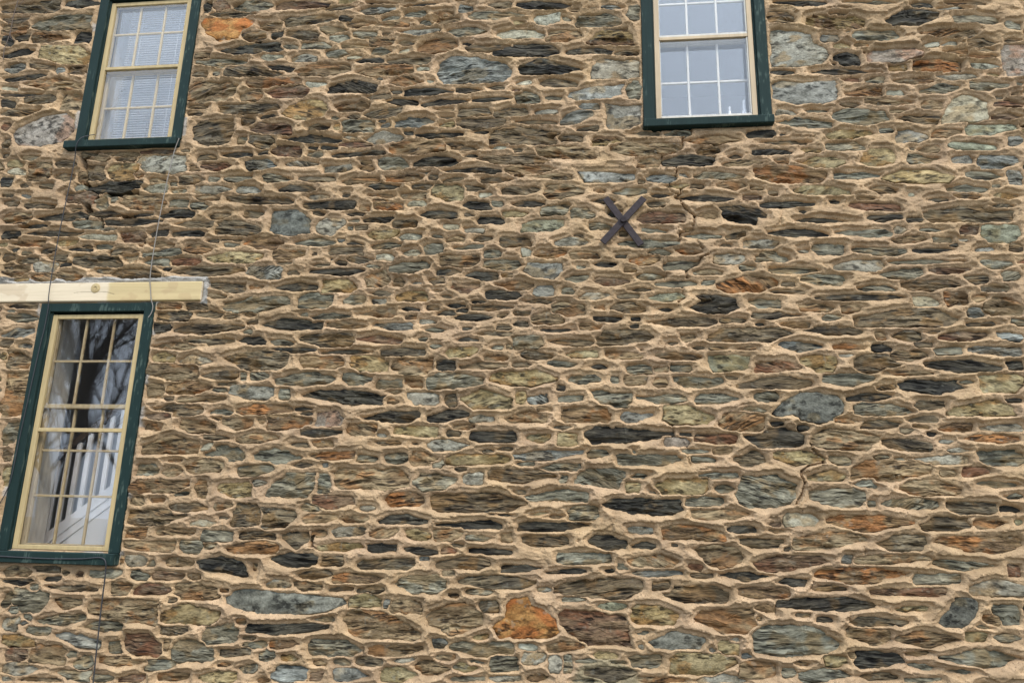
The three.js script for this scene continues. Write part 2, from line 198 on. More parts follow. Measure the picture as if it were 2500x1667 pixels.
    [-400,55,30,15,2], [-4,236,37,12,0], [-332,267,43,13,0], [-231,536,51,14,-3], [-19,449,48,12,-2], [-144,457,49,12,-2], [-137,272,33,14,0], [-381,415,46,14,-2], [183,89,28,10,2], [296,316,26,14,-1], [-251,135,41,10,1], [202,139,50,6,2],
    [43,134,35,9,2], [-175,532,51,12,-3], [-137,68,39,8,2], [-296,194,33,12,1], [-332,134,43,9,1], [111,66,25,10,2], [-21,415,32,13,-2], [-341,52,37,8,2], [-209,275,36,10,0], [285,543,44,9,-3], [90,166,40,7,1], [-111,58,24,11,2],
    [-49,234,33,10,0], [96,456,45,9,-2], [-32,311,26,13,0], [-468,278,26,15,0], [-16,317,26,12,-1], [-174,223,26,11,1], [-18,75,25,8,2], [-23,558,34,12,-3], [-103,358,32,10,-1], [-104,148,25,10,1], [-305,225,29,11,0], [-132,98,22,10,2],
    [-256,216,34,8,1], [-48,435,42,8,-2], [-482,447,24,18,-2], [-496,583,41,12,-3], [-124,202,22,11,1], [-331,289,45,7,0], [-168,315,33,8,0], [-464,515,23,18,-3], [216,494,30,9,-3], [-203,499,32,11,-3], [-312,145,33,7,1], [-305,246,41,6,0],
    [-391,91,24,9,2], [-272,226,26,10,0], [-155,521,31,11,-3], [234,484,35,7,-3], [-436,113,26,9,2], [-59,337,31,8,-1], [-485,355,24,12,-1], [-152,148,24,8,1], [-495,403,29,11,-1], [25,281,28,7,0], [268,164,21,7,1], [-189,430,32,6,3],
    [167,317,26,7,-1], [-308,123,26,7,2], [-350,103,19,10,2], [253,502,30,7,-3], [-324,372,26,9,-1], [-199,157,27,6,1], [-300,44,24,6,2], [121,435,35,6,-2], [47,57,32,4,2], [273,455,22,8,-2], [-345,252,16,12,0], [226,267,35,4,0],
    [-295,514,21,12,-3], [-535,594,28,11,-3], [-173,578,33,7,-3], [238,369,26,6,-1], [-322,189,17,9,1], [-296,177,10,15,1], [-345,143,19,8,1], [-435,350,26,8,-1], [-174,157,21,6,1], [-206,109,20,6,2], [110,416,22,7,-2], [47,438,19,9,-2],
    [300,570,32,5,-4], [-285,583,23,10,-3], [33,261,16,8,0], [-4,360,23,6,-1], [-135,259,16,8,0], [-459,349,23,8,-1], [-30,428,32,5,-2], [-179,561,23,8,-3], [-201,581,25,8,-3], [90,392,17,7,-1], [-409,462,38,5,-2], [117,105,13,6,2],
    [266,480,16,8,-3], [-124,579,24,7,-3], [-359,377,26,6,-1], [94,211,14,7,1], [261,102,11,7,2], [-457,442,21,8,-2], [0,303,17,6,0], [258,442,15,7,-2], [191,315,14,7,-1], [-428,458,22,7,-2], [-144,415,22,6,-2], [73,294,13,7,0],
    [-277,164,15,7,1], [-102,65,15,5,2], [281,323,11,7,-1], [-72,279,19,5,0], [183,233,18,4,0], [305,521,27,4,-3], [-107,377,15,7,-1], [-347,167,12,7,1], [-384,365,14,9,-1], [-61,147,9,8,1], [-321,418,21,5,-2], [-343,224,15,6,0],
    [-152,341,10,9,-1], [-159,559,16,7,-3], [245,197,11,5,1], [-192,58,11,5,2], [-200,146,11,6,1], [-171,416,23,4,-2], [-440,441,11,10,-2], [-303,331,17,5,-1], [-126,586,17,6,-4], [-270,339,15,6,-1], [51,260,9,7,0], [-95,226,16,4,0],
    [-26,162,16,3,1], [148,436,12,6,-2], [288,526,18,4,-3], [-370,435,16,6,-2], [-345,556,15,7,-3], [210,295,7,7,0], [-150,245,11,5,0], [-337,446,11,7,-2], [-343,505,19,4,-3], [-389,440,11,7,-2], [-262,54,11,4,2], [128,156,11,3,1],
    [-293,113,9,5,2], [52,270,10,4,0], [-34,240,11,4,0], [311,527,13,4,-3], [-232,45,9,4,2], [-253,83,7,5,2], [-321,198,14,3,1], [-184,405,9,6,-1], [-140,312,9,5,0], [-122,493,16,4,-2], [-150,252,11,4,0], [113,286,15,2,0],
    [-253,229,9,5,0], [328,487,9,4,-3], [-309,65,5,7,2], [7,318,8,4,-1], [-353,123,4,7,2], [-13,583,9,5,-4], [129,414,9,4,-2], [8,415,9,4,-2], [-247,121,4,6,2], [171,77,4,4,2], [-120,333,10,3,-1], [-170,411,15,2,-2],
    [-57,569,17,2,-3], [-269,104,6,3,2], [-396,113,5,4,2], [-376,376,5,4,-1], [41,422,5,3,-2], [220,529,2,3,-3],
  ],
  o: [
    [181,128,61,11,2], [190,162,56,12,1], [258,150,57,11,1], [155,424,56,15,-2], [118,335,46,13,-1], [71,153,43,11,1], [-231,228,36,11,0], [-138,172,31,11,1], [117,115,34,8,2], [-317,255,38,11,0], [274,221,39,7,1], [274,514,37,11,-3],
    [-252,238,44,8,0], [-168,116,38,7,2], [-275,525,51,10,-3], [-268,376,34,12,-1], [253,229,25,8,0], [-195,203,34,7,1], [266,322,17,11,-1], [42,356,24,9,-1], [-219,69,23,7,2], [-32,363,27,8,-1], [-152,431,33,8,-2], [-244,365,28,9,-1],
    [-479,380,33,7,-1], [188,287,24,5,0], [-164,406,25,7,-2], [75,362,22,6,-1], [-204,212,18,6,1], [-344,323,22,6,-1], [140,71,12,3,2], [217,536,12,4,-3],
  ],
  p: [
    [331,516,19,29,-3], [242,525,42,13,-3], [-200,231,22,12,0], [62,216,18,7,1],
  ],
  r: [
    [136,134,51,11,2], [-327,64,31,17,2], [55,391,39,11,-1], [210,118,48,6,2], [136,272,34,10,0], [266,294,35,8,0], [-262,516,40,13,-3], [-191,169,32,10,1], [-273,481,38,13,-2], [90,219,31,9,1], [215,396,40,8,-2], [-256,603,52,9,-4],
    [-164,294,38,8,0], [-325,103,30,8,2], [-440,421,30,12,-2], [16,339,29,8,-1], [-425,55,19,11,2], [-258,459,28,11,-2], [-98,335,24,9,-1], [-314,113,26,7,2], [-386,384,26,11,-1], [263,344,29,6,-1], [264,198,19,7,1], [-319,447,29,9,-2],
    [-332,42,21,6,2], [321,479,21,7,-3], [279,134,10,9,2], [-196,463,29,6,-2], [-341,232,25,6,0], [319,468,21,6,-2], [-334,361,26,6,-1], [280,375,14,8,-1], [-373,463,33,5,-2], [-332,607,14,12,-4], [207,505,15,6,-3], [-194,49,10,7,2],
    [71,130,11,5,2], [126,406,15,5,-2], [-102,137,12,5,1], [-523,493,9,10,-2], [126,160,9,4,1], [-384,112,7,5,2], [-61,508,7,3,-3],
  ],
  w: [
    [-58,563,42,11,-3], [145,164,25,10,1], [-37,575,25,11,-3], [-416,384,34,7,-1], [244,321,19,8,-1], [-291,152,22,6,1], [309,512,21,6,-3], [-280,551,23,8,-3], [-371,428,23,8,-2], [-219,567,17,7,4], [-44,74,13,5,2], [-142,365,15,6,-1],
    [-503,448,18,7,-2], [-236,522,20,6,-3], [-111,387,14,6,-1], [-141,408,16,5,-2], [-164,362,13,6,-1], [271,534,12,6,-3], [-528,532,17,6,-3], [240,492,13,5,-3], [-203,547,13,6,-3], [-84,414,11,5,-2], [-75,456,14,4,-2], [-50,364,7,7,-1],
    [-142,533,11,5,-3], [-160,551,9,6,-3], [-55,515,13,4,-3], [-19,575,9,6,-3], [284,534,11,4,-3], [242,405,5,3,-2], [-7,351,7,3,-1], [-135,520,5,3,-3],
  ],
  y: [
    [74,68,44,14,2], [-293,87,45,15,2], [-78,247,40,16,0], [-51,263,51,12,0], [44,98,34,14,2], [248,420,51,12,-2], [71,236,37,14,0], [-478,564,52,19,-3], [64,185,38,12,1], [287,260,28,14,0], [-292,364,51,11,-1], [-82,202,48,8,1],
    [146,206,34,10,1], [178,434,36,12,-2], [-171,274,29,13,0], [164,274,24,13,0], [-134,53,27,10,2], [-131,222,35,9,1], [-404,444,29,17,-2], [178,410,42,8,-2], [-269,176,26,12,1], [-115,417,26,15,-2], [-200,338,30,12,-1], [-183,137,35,7,1],
    [-161,101,24,10,2], [-267,46,30,8,2], [203,457,38,8,-2], [164,194,26,8,1], [-140,329,27,10,-1], [-425,64,27,8,2], [-99,283,25,9,0], [-126,147,19,9,1], [-17,217,16,10,1], [211,108,22,5,2], [-168,381,27,8,-1], [91,79,13,10,2],
    [251,92,15,7,2], [-86,59,18,7,2], [-6,282,23,6,0], [-39,218,18,7,1], [30,184,12,10,1], [161,73,14,7,2], [-342,280,20,8,0], [9,71,20,5,2], [-445,380,24,7,-1], [310,402,20,6,-2], [-459,184,8,15,1], [-60,397,20,6,-1],
    [-214,60,14,5,2], [243,514,13,6,-3], [-505,456,16,7,-2], [-52,248,7,10,0], [172,445,15,5,-2], [203,536,14,6,-3], [-77,79,11,5,2], [68,417,18,4,-2], [-119,479,13,5,-2], [-481,347,17,4,-1], [-37,164,13,3,1], [314,504,10,4,-3],
    [-59,573,11,5,-3], [-214,480,5,6,-2], [-482,281,4,6,0],
  ],
};
const SHAPED = [ // large stones with an outline of their own: colour letter, then x, y in cm round the edge
  ['g', -521,599, -514,605, -494,607, -459,607, -457,590, -469,589, -501,590, -516,593],
  ['O', -352,590, -347,594, -328,595, -308,594, -299,589, -303,580, -313,572, -329,569, -343,578, -348,585],
  ['n', -353,526, -350,530, -314,529, -306,525, -311,514, -318,509, -343,508, -352,511],
  ['k', -345,481, -342,491, -321,492, -308,492, -305,486, -308,469, -318,466, -328,466, -343,474],
  ['p', -516,486, -511,492, -483,503, -467,505, -457,497, -454,488, -465,475, -488,471, -508,473, -513,479],
  ['l', -391,453, -387,459, -375,461, -347,459, -344,443, -358,441, -384,444],
  ['b', -131,528, -128,538, -118,543, -97,542, -86,538, -70,536, -64,529, -65,521, -72,516, -98,516, -123,517, -130,523],
  ['y', -264,494, -258,502, -246,508, -230,508, -223,503, -223,497, -227,490, -242,486, -254,488],
  ['n', -150,553, -147,558, -132,563, -117,560, -112,554, -117,549, -131,546, -148,549],
  ['m', -2,550, 5,559, 15,561, 32,563, 37,557, 40,545, 17,546, 0,548],
  ['l', 2,524, 6,532, 13,534, 28,532, 35,533, 42,531, 42,516, 30,514, 2,515],
  ['L', -20,500, -17,505, 2,508, 29,511, 26,500, 18,496, -10,495],
  ['L', 13,492, 26,490, 43,491, 42,473, 32,468, 15,468, 12,473, 14,479],
  ['l', 147,556, 154,556, 171,552, 179,548, 181,541, 190,534, 193,528, 187,520, 169,518, 146,519],
  ['L', 145,505, 154,508, 171,505, 195,505, 197,495, 195,488, 185,484, 161,484, 145,491],
  ['w', 270,465, 277,481, 281,486, 288,489, 297,487, 307,481, 305,466, 294,464, 270,463],
  ['y', 205,432, 210,441, 217,445, 232,444, 236,440, 233,431, 225,429, 213,429],
  ['s', -266,393, -265,402, -263,406, -246,406, -237,402, -229,395, -229,384, -246,382, -259,384, -265,387],
  ['l', -226,387, -223,394, -216,397, -199,395, -198,393, -203,388, -209,381, -223,383],
  ['n', -181,344, -176,350, -164,353, -158,347, -157,339, -165,336, -178,336],
  ['L', -10,432, 36,431, 36,423, 29,422, 7,422, -5,422],
  ['D', 98,399, 114,399, 124,398, 136,391, 134,388, 128,388, 127,382, 114,384, 102,389, 102,395],
  ['D', 72,317, 82,323, 78,327, 88,328, 109,324, 113,316, 100,312, 81,313],
  ['L', -52,348, -49,355, -35,355, -21,355, -21,348, -27,341, -43,342],
  ['s', 129,237, 134,243, 142,249, 150,253, 164,253, 176,251, 181,244, 179,238, 171,233, 162,231, 150,233, 145,237, 135,235],
  ['y', 248,239, 252,243, 264,246, 280,249, 289,246, 293,242, 293,237, 273,236, 256,236, 249,236],
  ['n', 154,218, 159,224, 166,227, 178,227, 196,224, 203,222, 201,218, 193,212, 184,212, 166,213, 156,215],
  ['g', -248,171, -242,180, -229,190, -213,191, -203,189, -204,183, -212,172, -221,170, -235,171],
  ['n', -195,191, -190,195, -177,194, -142,195, -135,191, -132,185, -134,181, -155,178, -184,179, -193,180],
  ['g', -15,185, -8,194, -2,198, 14,197, 26,195, 24,186, 20,182, 10,182, -8,185],
  ['g', 104,188, 107,193, 116,194, 130,195, 138,191, 146,188, 143,178, 139,173, 126,171, 110,170, 103,174, 102,180],
  ['g', -2,255, 11,255, 19,253, 32,253, 32,250, 27,241, 19,241, 6,244, 1,248],
  ['e', 84,276, 86,281, 102,281, 117,280, 117,270, 104,268, 89,267],
  ['D', -292,124, -287,126, -274,128, -262,127, -255,123, -249,114, -252,112, -263,114, -274,117, -284,118, -289,120],
  ['G', -269,101, -264,105, -252,107, -223,104, -198,103, -178,102, -174,98, -189,92, -213,89, -242,88, -258,91, -267,94],
  ['n', -376,89, -370,96, -357,96, -319,96, -317,89, -315,78, -337,79, -363,82, -373,85],
  ['b', -398,70, -391,72, -371,69, -358,66, -359,60, -374,60, -386,64, -397,67],
  ['n', -178,89, -171,95, -153,95, -138,91, -118,81, -118,76, -126,74, -142,75, -163,75, -174,79],
  ['n', -119,91, -114,96, -103,100, -89,102, -78,97, -74,92, -78,86, -89,81, -100,80, -109,83, -116,85],
  ['O', -69,86, -62,93, -60,101, -56,106, -49,108, -44,109, -42,102, -33,99, -26,93, -23,85, -29,80, -39,79, -51,78, -65,78],
  ['N', -25,96, -20,100, -2,100, 13,101, 24,96, 28,85, 29,76, 12,77, -2,77, -13,82, -23,89],
  ['n', 69,143, 78,145, 92,146, 100,144, 106,138, 103,133, 95,130, 83,130, 74,137],
  ['g', 118,94, 132,95, 147,95, 158,90, 165,86, 163,80, 150,76, 133,73, 118,74, 107,75, 106,80, 108,88, 112,93],
  ['s', 225,99, 233,107, 240,116, 247,116, 254,113, 253,106, 246,99, 242,96, 231,96],
];

// ---------------------------------------------------------------- stones: outlines
srand(7);
const stones = [];
function outlineFrom(raw, n) { // resample a closed polygon to n points and roughen it
  const len = [0]; for (let i = 0; i < raw.length; i++) { const a = raw[i], b = raw[(i + 1) % raw.length]; len.push(len[i] + Math.hypot(b[0] - a[0], b[1] - a[1])); }
  const L = len[raw.length], out = [];
  for (let e = 0; e < raw.length; e++) { // every corner is kept, the sides are divided
    const a = raw[e], b = raw[(e + 1) % raw.length], m = Math.max(1, Math.round((len[e + 1] - len[e]) / L * n)); if (len[e + 1] - len[e] < 0.004) continue;
    for (let k = 0; k < m; k++) { const f = (k + (k ? rr(-0.3, 0.3) : 0)) / m; out.push([mix(a[0], b[0], f), mix(a[1], b[1], f)]); }
  }
  return out;
}
function addStone(c, x, y, w, h, rot, poly, fill) {
  let raw;
  if (poly) raw = poly;
  else {
    const a = w / 2 + 0.006, b = h / 2 + 0.001, cs = Math.cos(rot), sn = Math.sin(rot), slim = clamp(w / h / 3.5, 0.2, 1);
    const cx = [], cy = []; // corners: blunt, chamfered or drawn out into a long taper
    for (let i = 0; i < 4; i++) { const t = rnd(); if (t < 0.24) { cx.push(a * rr(0.04, 0.14)); cy.push(b * rr(0.1, 0.4)); } else if (t < 0.24 + 0.46 * slim) { cx.push(a * rr(0.45, 1.15)); cy.push(b * rr(0.6, 1.15)); } else { cx.push(a * rr(0.12, 0.4)); cy.push(b * rr(0.3, 0.9)); } }
    const q = (v, i, j, m) => { const s = v[i] + v[j]; if (s > m) { const k = m / s; v[i] *= k; v[j] *= k; } }; q(cy, 0, 3, 1.8 * b); q(cy, 1, 2, 1.8 * b); q(cx, 0, 1, 1.8 * a); q(cx, 2, 3, 1.8 * a);
    const sk = rr(-0.12, 0.12) * b, l = [[a, b - cy[0] + sk], [a - cx[0], b + sk * 0.6], [-a + cx[1], b - sk * 0.6], [-a, b - cy[1] - sk], [-a, -b + cy[2]], [-a + cx[2], -b], [a - cx[3], -b], [a, -b + cy[3]]];
    raw = l.map(([u, v]) => [x + u * cs - v * sn, y + u * sn + v * cs]);
  }
  let per = 0; for (let i = 0; i < raw.length; i++) { const p = raw[i], r = raw[(i + 1) % raw.length]; per += Math.hypot(p[0] - r[0], p[1] - r[1]); }
  const n = clamp(Math.round(per / (fill ? 0.036 : 0.026)), 14, 56);
  const pts = outlineFrom(raw, n);
  let mx = 0, my = 0; for (const p of pts) { mx += p[0]; my += p[1]; } mx /= pts.length; my /= pts.length;
  const amp = Math.min(0.010, h * 0.09), ph = rnd() * 90;
  pts.forEach((p, i) => { const dx = p[0] - mx, dy = p[1] - my, r = Math.hypot(dx, dy) || 1, k = amp * (rnd() - 0.55) + amp * 1.2 * (vn(p[0] * 14 + ph, p[1] * 14 + ph) - 0.5); p[0] += dx / r * k * 1.4; p[1] += dy / r * k; });
  stones.push({ c, x: mx, y: my, w, h, rot: rot || 0, pts, fill: !!fill });
}
for (const v of SHAPED) { const p = []; for (let i = 1; i < v.length; i += 2) p.push([v[i] / 100, v[i + 1] / 100]); const xs = p.map(q => q[0]), ys = p.map(q => q[1]); addStone(v[0], 0, 0, Math.max(...xs) - Math.min(...xs), Math.max(...ys) - Math.min(...ys), 0, p); }
for (const c of Object.keys(STONES)) for (const [x, y, w, h, r] of STONES[c]) addStone(c, x / 100, y / 100, w / 100, Math.max(h, 3.2) / 100, r * Math.PI / 180);

// more of the same masonry past the edges of the photograph and in the gaps
{
  const boxes = stones.map(s => [s.x, s.y, s.w / 2, s.h / 2]), cell = new Map(), key = (i, j) => i * 1000 + j, CS = 0.5;
  const put = b => { for (let i = Math.floor((b[0] - b[2]) / CS); i <= Math.floor((b[0] + b[2]) / CS); i++) for (let j = Math.floor((b[1] - b[3]) / CS); j <= Math.floor((b[1] + b[3]) / CS); j++) { const k = key(i, j); if (!cell.has(k)) cell.set(k, []); cell.get(k).push(b); } };
  boxes.forEach(put);
  const free = (x, y, a, b, g) => {
    for (const r of RECTS) if (x + a + g > r[0] && x - a - g < r[1] && y + b + g > r[2] && y - b - g < r[3]) return false;
    for (let i = Math.floor((x - a - g) / CS); i <= Math.floor((x + a + g) / CS); i++) for (let j = Math.floor((y - b - g) / CS); j <= Math.floor((y + b + g) / CS); j++) for (const o of cell.get(key(i, j)) || []) if (Math.abs(o[0] - x) < o[2] + a + g && Math.abs(o[1] - y) < o[3] + b + g * 0.8) return false;
    return true;
  };
  const inFrame = (x, y) => { const t = (y - 0.5) / 5.5; return y > 0.5 && y < 6.0 && x > mix(-4.3, -5.5, t) && x < mix(2.7, 3.45, t); };
  const sizes = [[0.5, 0.14, 900], [0.4, 0.11, 1500], [0.32, 0.1, 2500], [0.26, 0.08, 4000], [0.18, 0.065, 6000], [0.12, 0.05, 9000], [0.085, 0.038, 9000]], cols = 'kkkkgggggnnnndddyyblror';
  for (const [w, h, n] of sizes) for (let k = 0; k < n; k++) {
    const x = rr(X0 + 0.1, X1 - 0.1), y = rr(0.08, Y1 - 0.1), f = rr(0.85, 1.2), inside = inFrame(x, y);
    if (inside && (w > 0.15 || w < 0.1)) continue; if (inside && k % 3) continue;
    const a = w * f / 2, b = h * rr(0.8, 1.2) / 2;
    if (inside && x < -3.6 && y > 3.45 && y < 4.7) continue;
    if (!free(x, y, a, b, inside ? 0.028 : 0.014)) continue;
    put([x, y, a, b]); addStone(cols[Math.floor(rnd() * cols.length)], x, y, a * 2, b * 2, rr(-0.05, 0.05), null, true);
  }
}
// keep neighbours apart and stones out of the openings
const BS = 0.25, bucket = new Map(), bkey = (i, j) => (i + 100) * 1000 + j + 100;
function sdPoly(pts, x, y) { // signed distance, negative inside
  let d = 1e9, inside = false;
  for (let i = 0, n = pts.length, j = n - 1; i < n; j = i++) {
    const ax = pts[i][0], ay = pts[i][1], bx = pts[j][0], by = pts[j][1], ex = bx - ax, ey = by - ay, wx = x - ax, wy = y - ay;
    const t = clamp((wx * ex + wy * ey) / (ex * ex + ey * ey + 1e-12), 0, 1), qx = wx - ex * t, qy = wy - ey * t, q = qx * qx + qy * qy;
    if (q < d) d = q;
    if ((ay > y) !== (by > y) && x < (bx - ax) * (y - ay) / (by - ay) + ax) inside = !inside;
  }
  d = Math.sqrt(d); return inside ? -d : d;
}
function refreshBounds(s, m) { s.b = [1e9, -1e9, 1e9, -1e9]; for (const p of s.pts) { s.b[0] = Math.min(s.b[0], p[0] - m); s.b[1] = Math.max(s.b[1], p[0] + m); s.b[2] = Math.min(s.b[2], p[1] - m); s.b[3] = Math.max(s.b[3], p[1] + m); } }
for (const s of stones) refreshBounds(s, 0.02);
stones.forEach((s, i) => {
  for (const p of s.pts) for (const r of RECTS) { // push out of openings
    const g = 0.006; if (p[0] > r[0] - g && p[0] < r[1] + g && p[1] > r[2] - g && p[1] < r[3] + g) {
      const e = [p[0] - r[0] + g, r[1] + g - p[0], p[1] - r[2] + g, r[3] + g - p[1]], m = Math.min(...e), k = e.indexOf(m);
      if (k === 0) p[0] = r[0] - g; else if (k === 1) p[0] = r[1] + g; else if (k === 2) p[1] = r[2] - g; else p[1] = r[3] + g;
    }
  }
  for (const p of s.pts) for (const h of HOLES) { const u = (p[0] - h[0]) / h[2], v = (p[1] - h[1]) / h[3], q = Math.hypot(u, v); if (q < 1 && q > 0) { p[0] = h[0] + u / q * h[2]; p[1] = h[1] + v / q * h[3]; } }
  let mx = 0, my = 0; for (const p of s.pts) { mx += p[0]; my += p[1]; } s.x = mx / s.pts.length; s.y = my / s.pts.length;
});
for (let pass = 0; pass < 2; pass++) for (const s of stones) {
  const near = stones.filter(o => o !== s && o.b[0] < s.b[1] && o.b[1] > s.b[0] && o.b[2] < s.b[3] && o.b[3] > s.b[2]);
  for (const p of s.pts) for (let k = 0; k < 9; k++) {
    let bad = false; for (const o of near) if (p[0] > o.b[0] && p[0] < o.b[1] && p[1] > o.b[2] && p[1] < o.b[3] && sdPoly(o.pts, p[0], p[1]) < 0.007) { bad = true; break; }
    if (!bad) break; p[0] = mix(p[0], s.x, 0.05); p[1] = mix(p[1], s.y, 0.10);
  }
}
for (const s of stones) { // bounds for the mortar's look-up; area
  refreshBounds(s, 0.09); let a = 0; const q = s.pts; for (let i = 0; i < q.length; i++) { const u = q[i], v = q[(i + 1) % q.length]; a += u[0] * v[1] - v[0] * u[1]; } s.area = Math.abs(a) / 2;
  for (let i = Math.floor(s.b[0] / BS); i <= Math.floor(s.b[1] / BS); i++) for (let j = Math.floor(s.b[2] / BS); j <= Math.floor(s.b[3] / BS); j++) { const k = bkey(i, j); if (!bucket.has(k)) bucket.set(k, []); bucket.get(k).push(s); }
}
console.log('stones', stones.length, 'fill', stones.filter(s => s.fill).length);

// ---------------------------------------------------------------- stone material: one atlas of 16 kinds of schist
// per kind: base, second tone, stain colour (as photographed), stain amount, streakiness, contrast
const KIND = {
  d: [[50, 49, 45], [82, 79, 70], [104, 88, 64], 0.2, 1, 1.05], O: [[166, 118, 66], [182, 142, 90], [166, 92, 46], 0.5, 0.25, 0.8],
  k: [[90, 81, 67], [118, 106, 86], [124, 98, 64], 0.35, 1, 1], n: [[120, 102, 78], [146, 130, 104], [140, 98, 58], 0.45, 0.8, 0.9],
  g: [[108, 106, 93], [138, 136, 122], [128, 108, 76], 0.4, 0.9, 0.95], b: [[102, 104, 100], [136, 139, 135], [120, 108, 86], 0.25, 0.75, 0.9],
  L: [[130, 132, 127], [156, 158, 154], [150, 134, 104], 0.3, 0.2, 0.75], l: [[132, 127, 113], [156, 154, 143], [150, 124, 84], 0.4, 0.3, 0.75],
  w: [[158, 156, 138], [178, 178, 164], [150, 132, 98], 0.3, 0.2, 0.65], e: [[124, 126, 108], [150, 154, 136], [132, 120, 84], 0.3, 0.35, 0.75],
  y: [[132, 118, 84], [158, 146, 114], [142, 104, 56], 0.45, 0.5, 0.85], o: [[112, 92, 70], [138, 116, 86], [160, 104, 56], 0.75, 0.7, 0.9],
  r: [[98, 78, 62], [126, 108, 88], [112, 72, 50], 0.5, 0.8, 0.95], m: [[112, 96, 66], [138, 122, 88], [76, 48, 38], 0.7, 0.5, 1],
  p: [[134, 126, 116], [160, 153, 145], [156, 120, 96], 0.5, 0.12, 0.85], s: [[90, 92, 87], [114, 116, 110], [108, 98, 76], 0.2, 0.12, 0.8],
};
const KEYS = Object.keys(KIND), ALIAS = { G: 's', D: 'd', N: 'r' }, ALB = 0.63, TILE = 512, ATL = 2048, PPM = 470;
const colData = new Uint8Array(ATL * ATL * 4), bumpData = new Uint8Array(ATL * ATL * 4);
KEYS.forEach((kk, ti) => {
  const [A, B, C, amt, st, con] = KIND[kk], a = A.map(lin), b = B.map(lin), c = C.map(lin), ox = (ti & 3) * TILE, oy = (ti >> 2) * TILE, o = ti * 37.3;
  for (let j = 0; j < TILE; j++) for (let i = 0; i < TILE; i++) {
    const x = i / PPM, y = j / PPM; // metres
    const wv = 0.035 * (vn(x * 4 + o, y * 5 + 3) - 0.5) + 0.012 * (vn(x * 15 + o, y * 19) - 0.5), yy = y + wv;
    const broad = fbm(x * 5 + o, yy * mix(7, 24, st), 3), streak = fbm(x * mix(26, 9, st) + o + 50, yy * mix(32, 85, st) + o, 3), fine = vn(x * mix(120, 45, st) + o, yy * mix(130, 260, st));
    const blot = fbm(x * 7 + o + 9, y * 11 + o, 3), gr = LAT[(i * 7919 + j * 104729 + ti * 131) & 65535];
    let t = clamp((broad - 0.5) * 2.6 + (streak - 0.5) * 1.2 + 0.45, 0, 1); const m = sstep(0.62 - amt * 0.28, 0.74 - amt * 0.2, blot) * (0.45 + 0.55 * streak);
    const sa = 0.25 + 1.5 * sstep(0.3, 0.7, vn(x * 9 + o + 70, y * 14 + o)), vein = Math.abs(vn(x * 6 + o, yy * 16 + o + 20) - 0.5 + 0.2 * (vn(x * 40, y * 40 + o) - 0.5)) < 0.012 ? 0.35 : 0, lump = fbm(x * 22 + o + 3, y * 30 + o, 2) - 0.5;
    const fol = sstep(0.44, 0.28, streak) * Math.min(1, sa), k = (1 + vein + lump * 0.7 * con + con * ((streak - 0.5) * 1.05 * sa + (fine - 0.5) * 0.8 + (gr - 0.5) * 0.3)) * (1 - 0.62 * fol * con);
    const q = ((oy + j) * ATL + ox + i) * 4, lich = sstep(0.73, 0.8, vn(x * 21 + o, y * 27 + o) * 0.6 + vn(x * 60, y * 60 + o) * 0.4) * 0.4;
    for (let h = 0; h < 3; h++) { let v = mix(mix(a[h], b[h], t), c[h], m * 0.8) * k; v = mix(v, [0.3, 0.3, 0.26][h], lich * (1 - st * 0.5)); colData[q + h] = enc(v * ALB * [1.03, 0.985, 0.885][h]); }
    colData[q + 3] = bumpData[q + 3] = 255;
    const hgt = 255 * clamp(0.5 + (0.4 + 0.6 * st) * (-0.35 + 0.42 * broad + 0.35 * (0.5 + (streak - 0.5) * Math.min(1.3, sa)) + 0.12 * fine - 0.22 * fol + 0.06 * gr + 0.35 * lump), 0, 1); bumpData[q] = bumpData[q + 1] = bumpData[q + 2] = hgt;
  }
});
const atlasTex = (data, srgb) => { const t = new THREE.DataTexture(data, ATL, ATL); t.magFilter = t.minFilter = THREE.LinearFilter; if (srgb) t.colorSpace = THREE.SRGBColorSpace; t.needsUpdate = true; return t; };
const stoneMat = new THREE.MeshPhysicalMaterial({ specularIntensity: 0.35, map: atlasTex(colData, true), bumpMap: atlasTex(bumpData, false), bumpScale: 0.019, roughness: 0.76, metalness: 0, vertexColors: true });
stoneMat.name = 'schist';

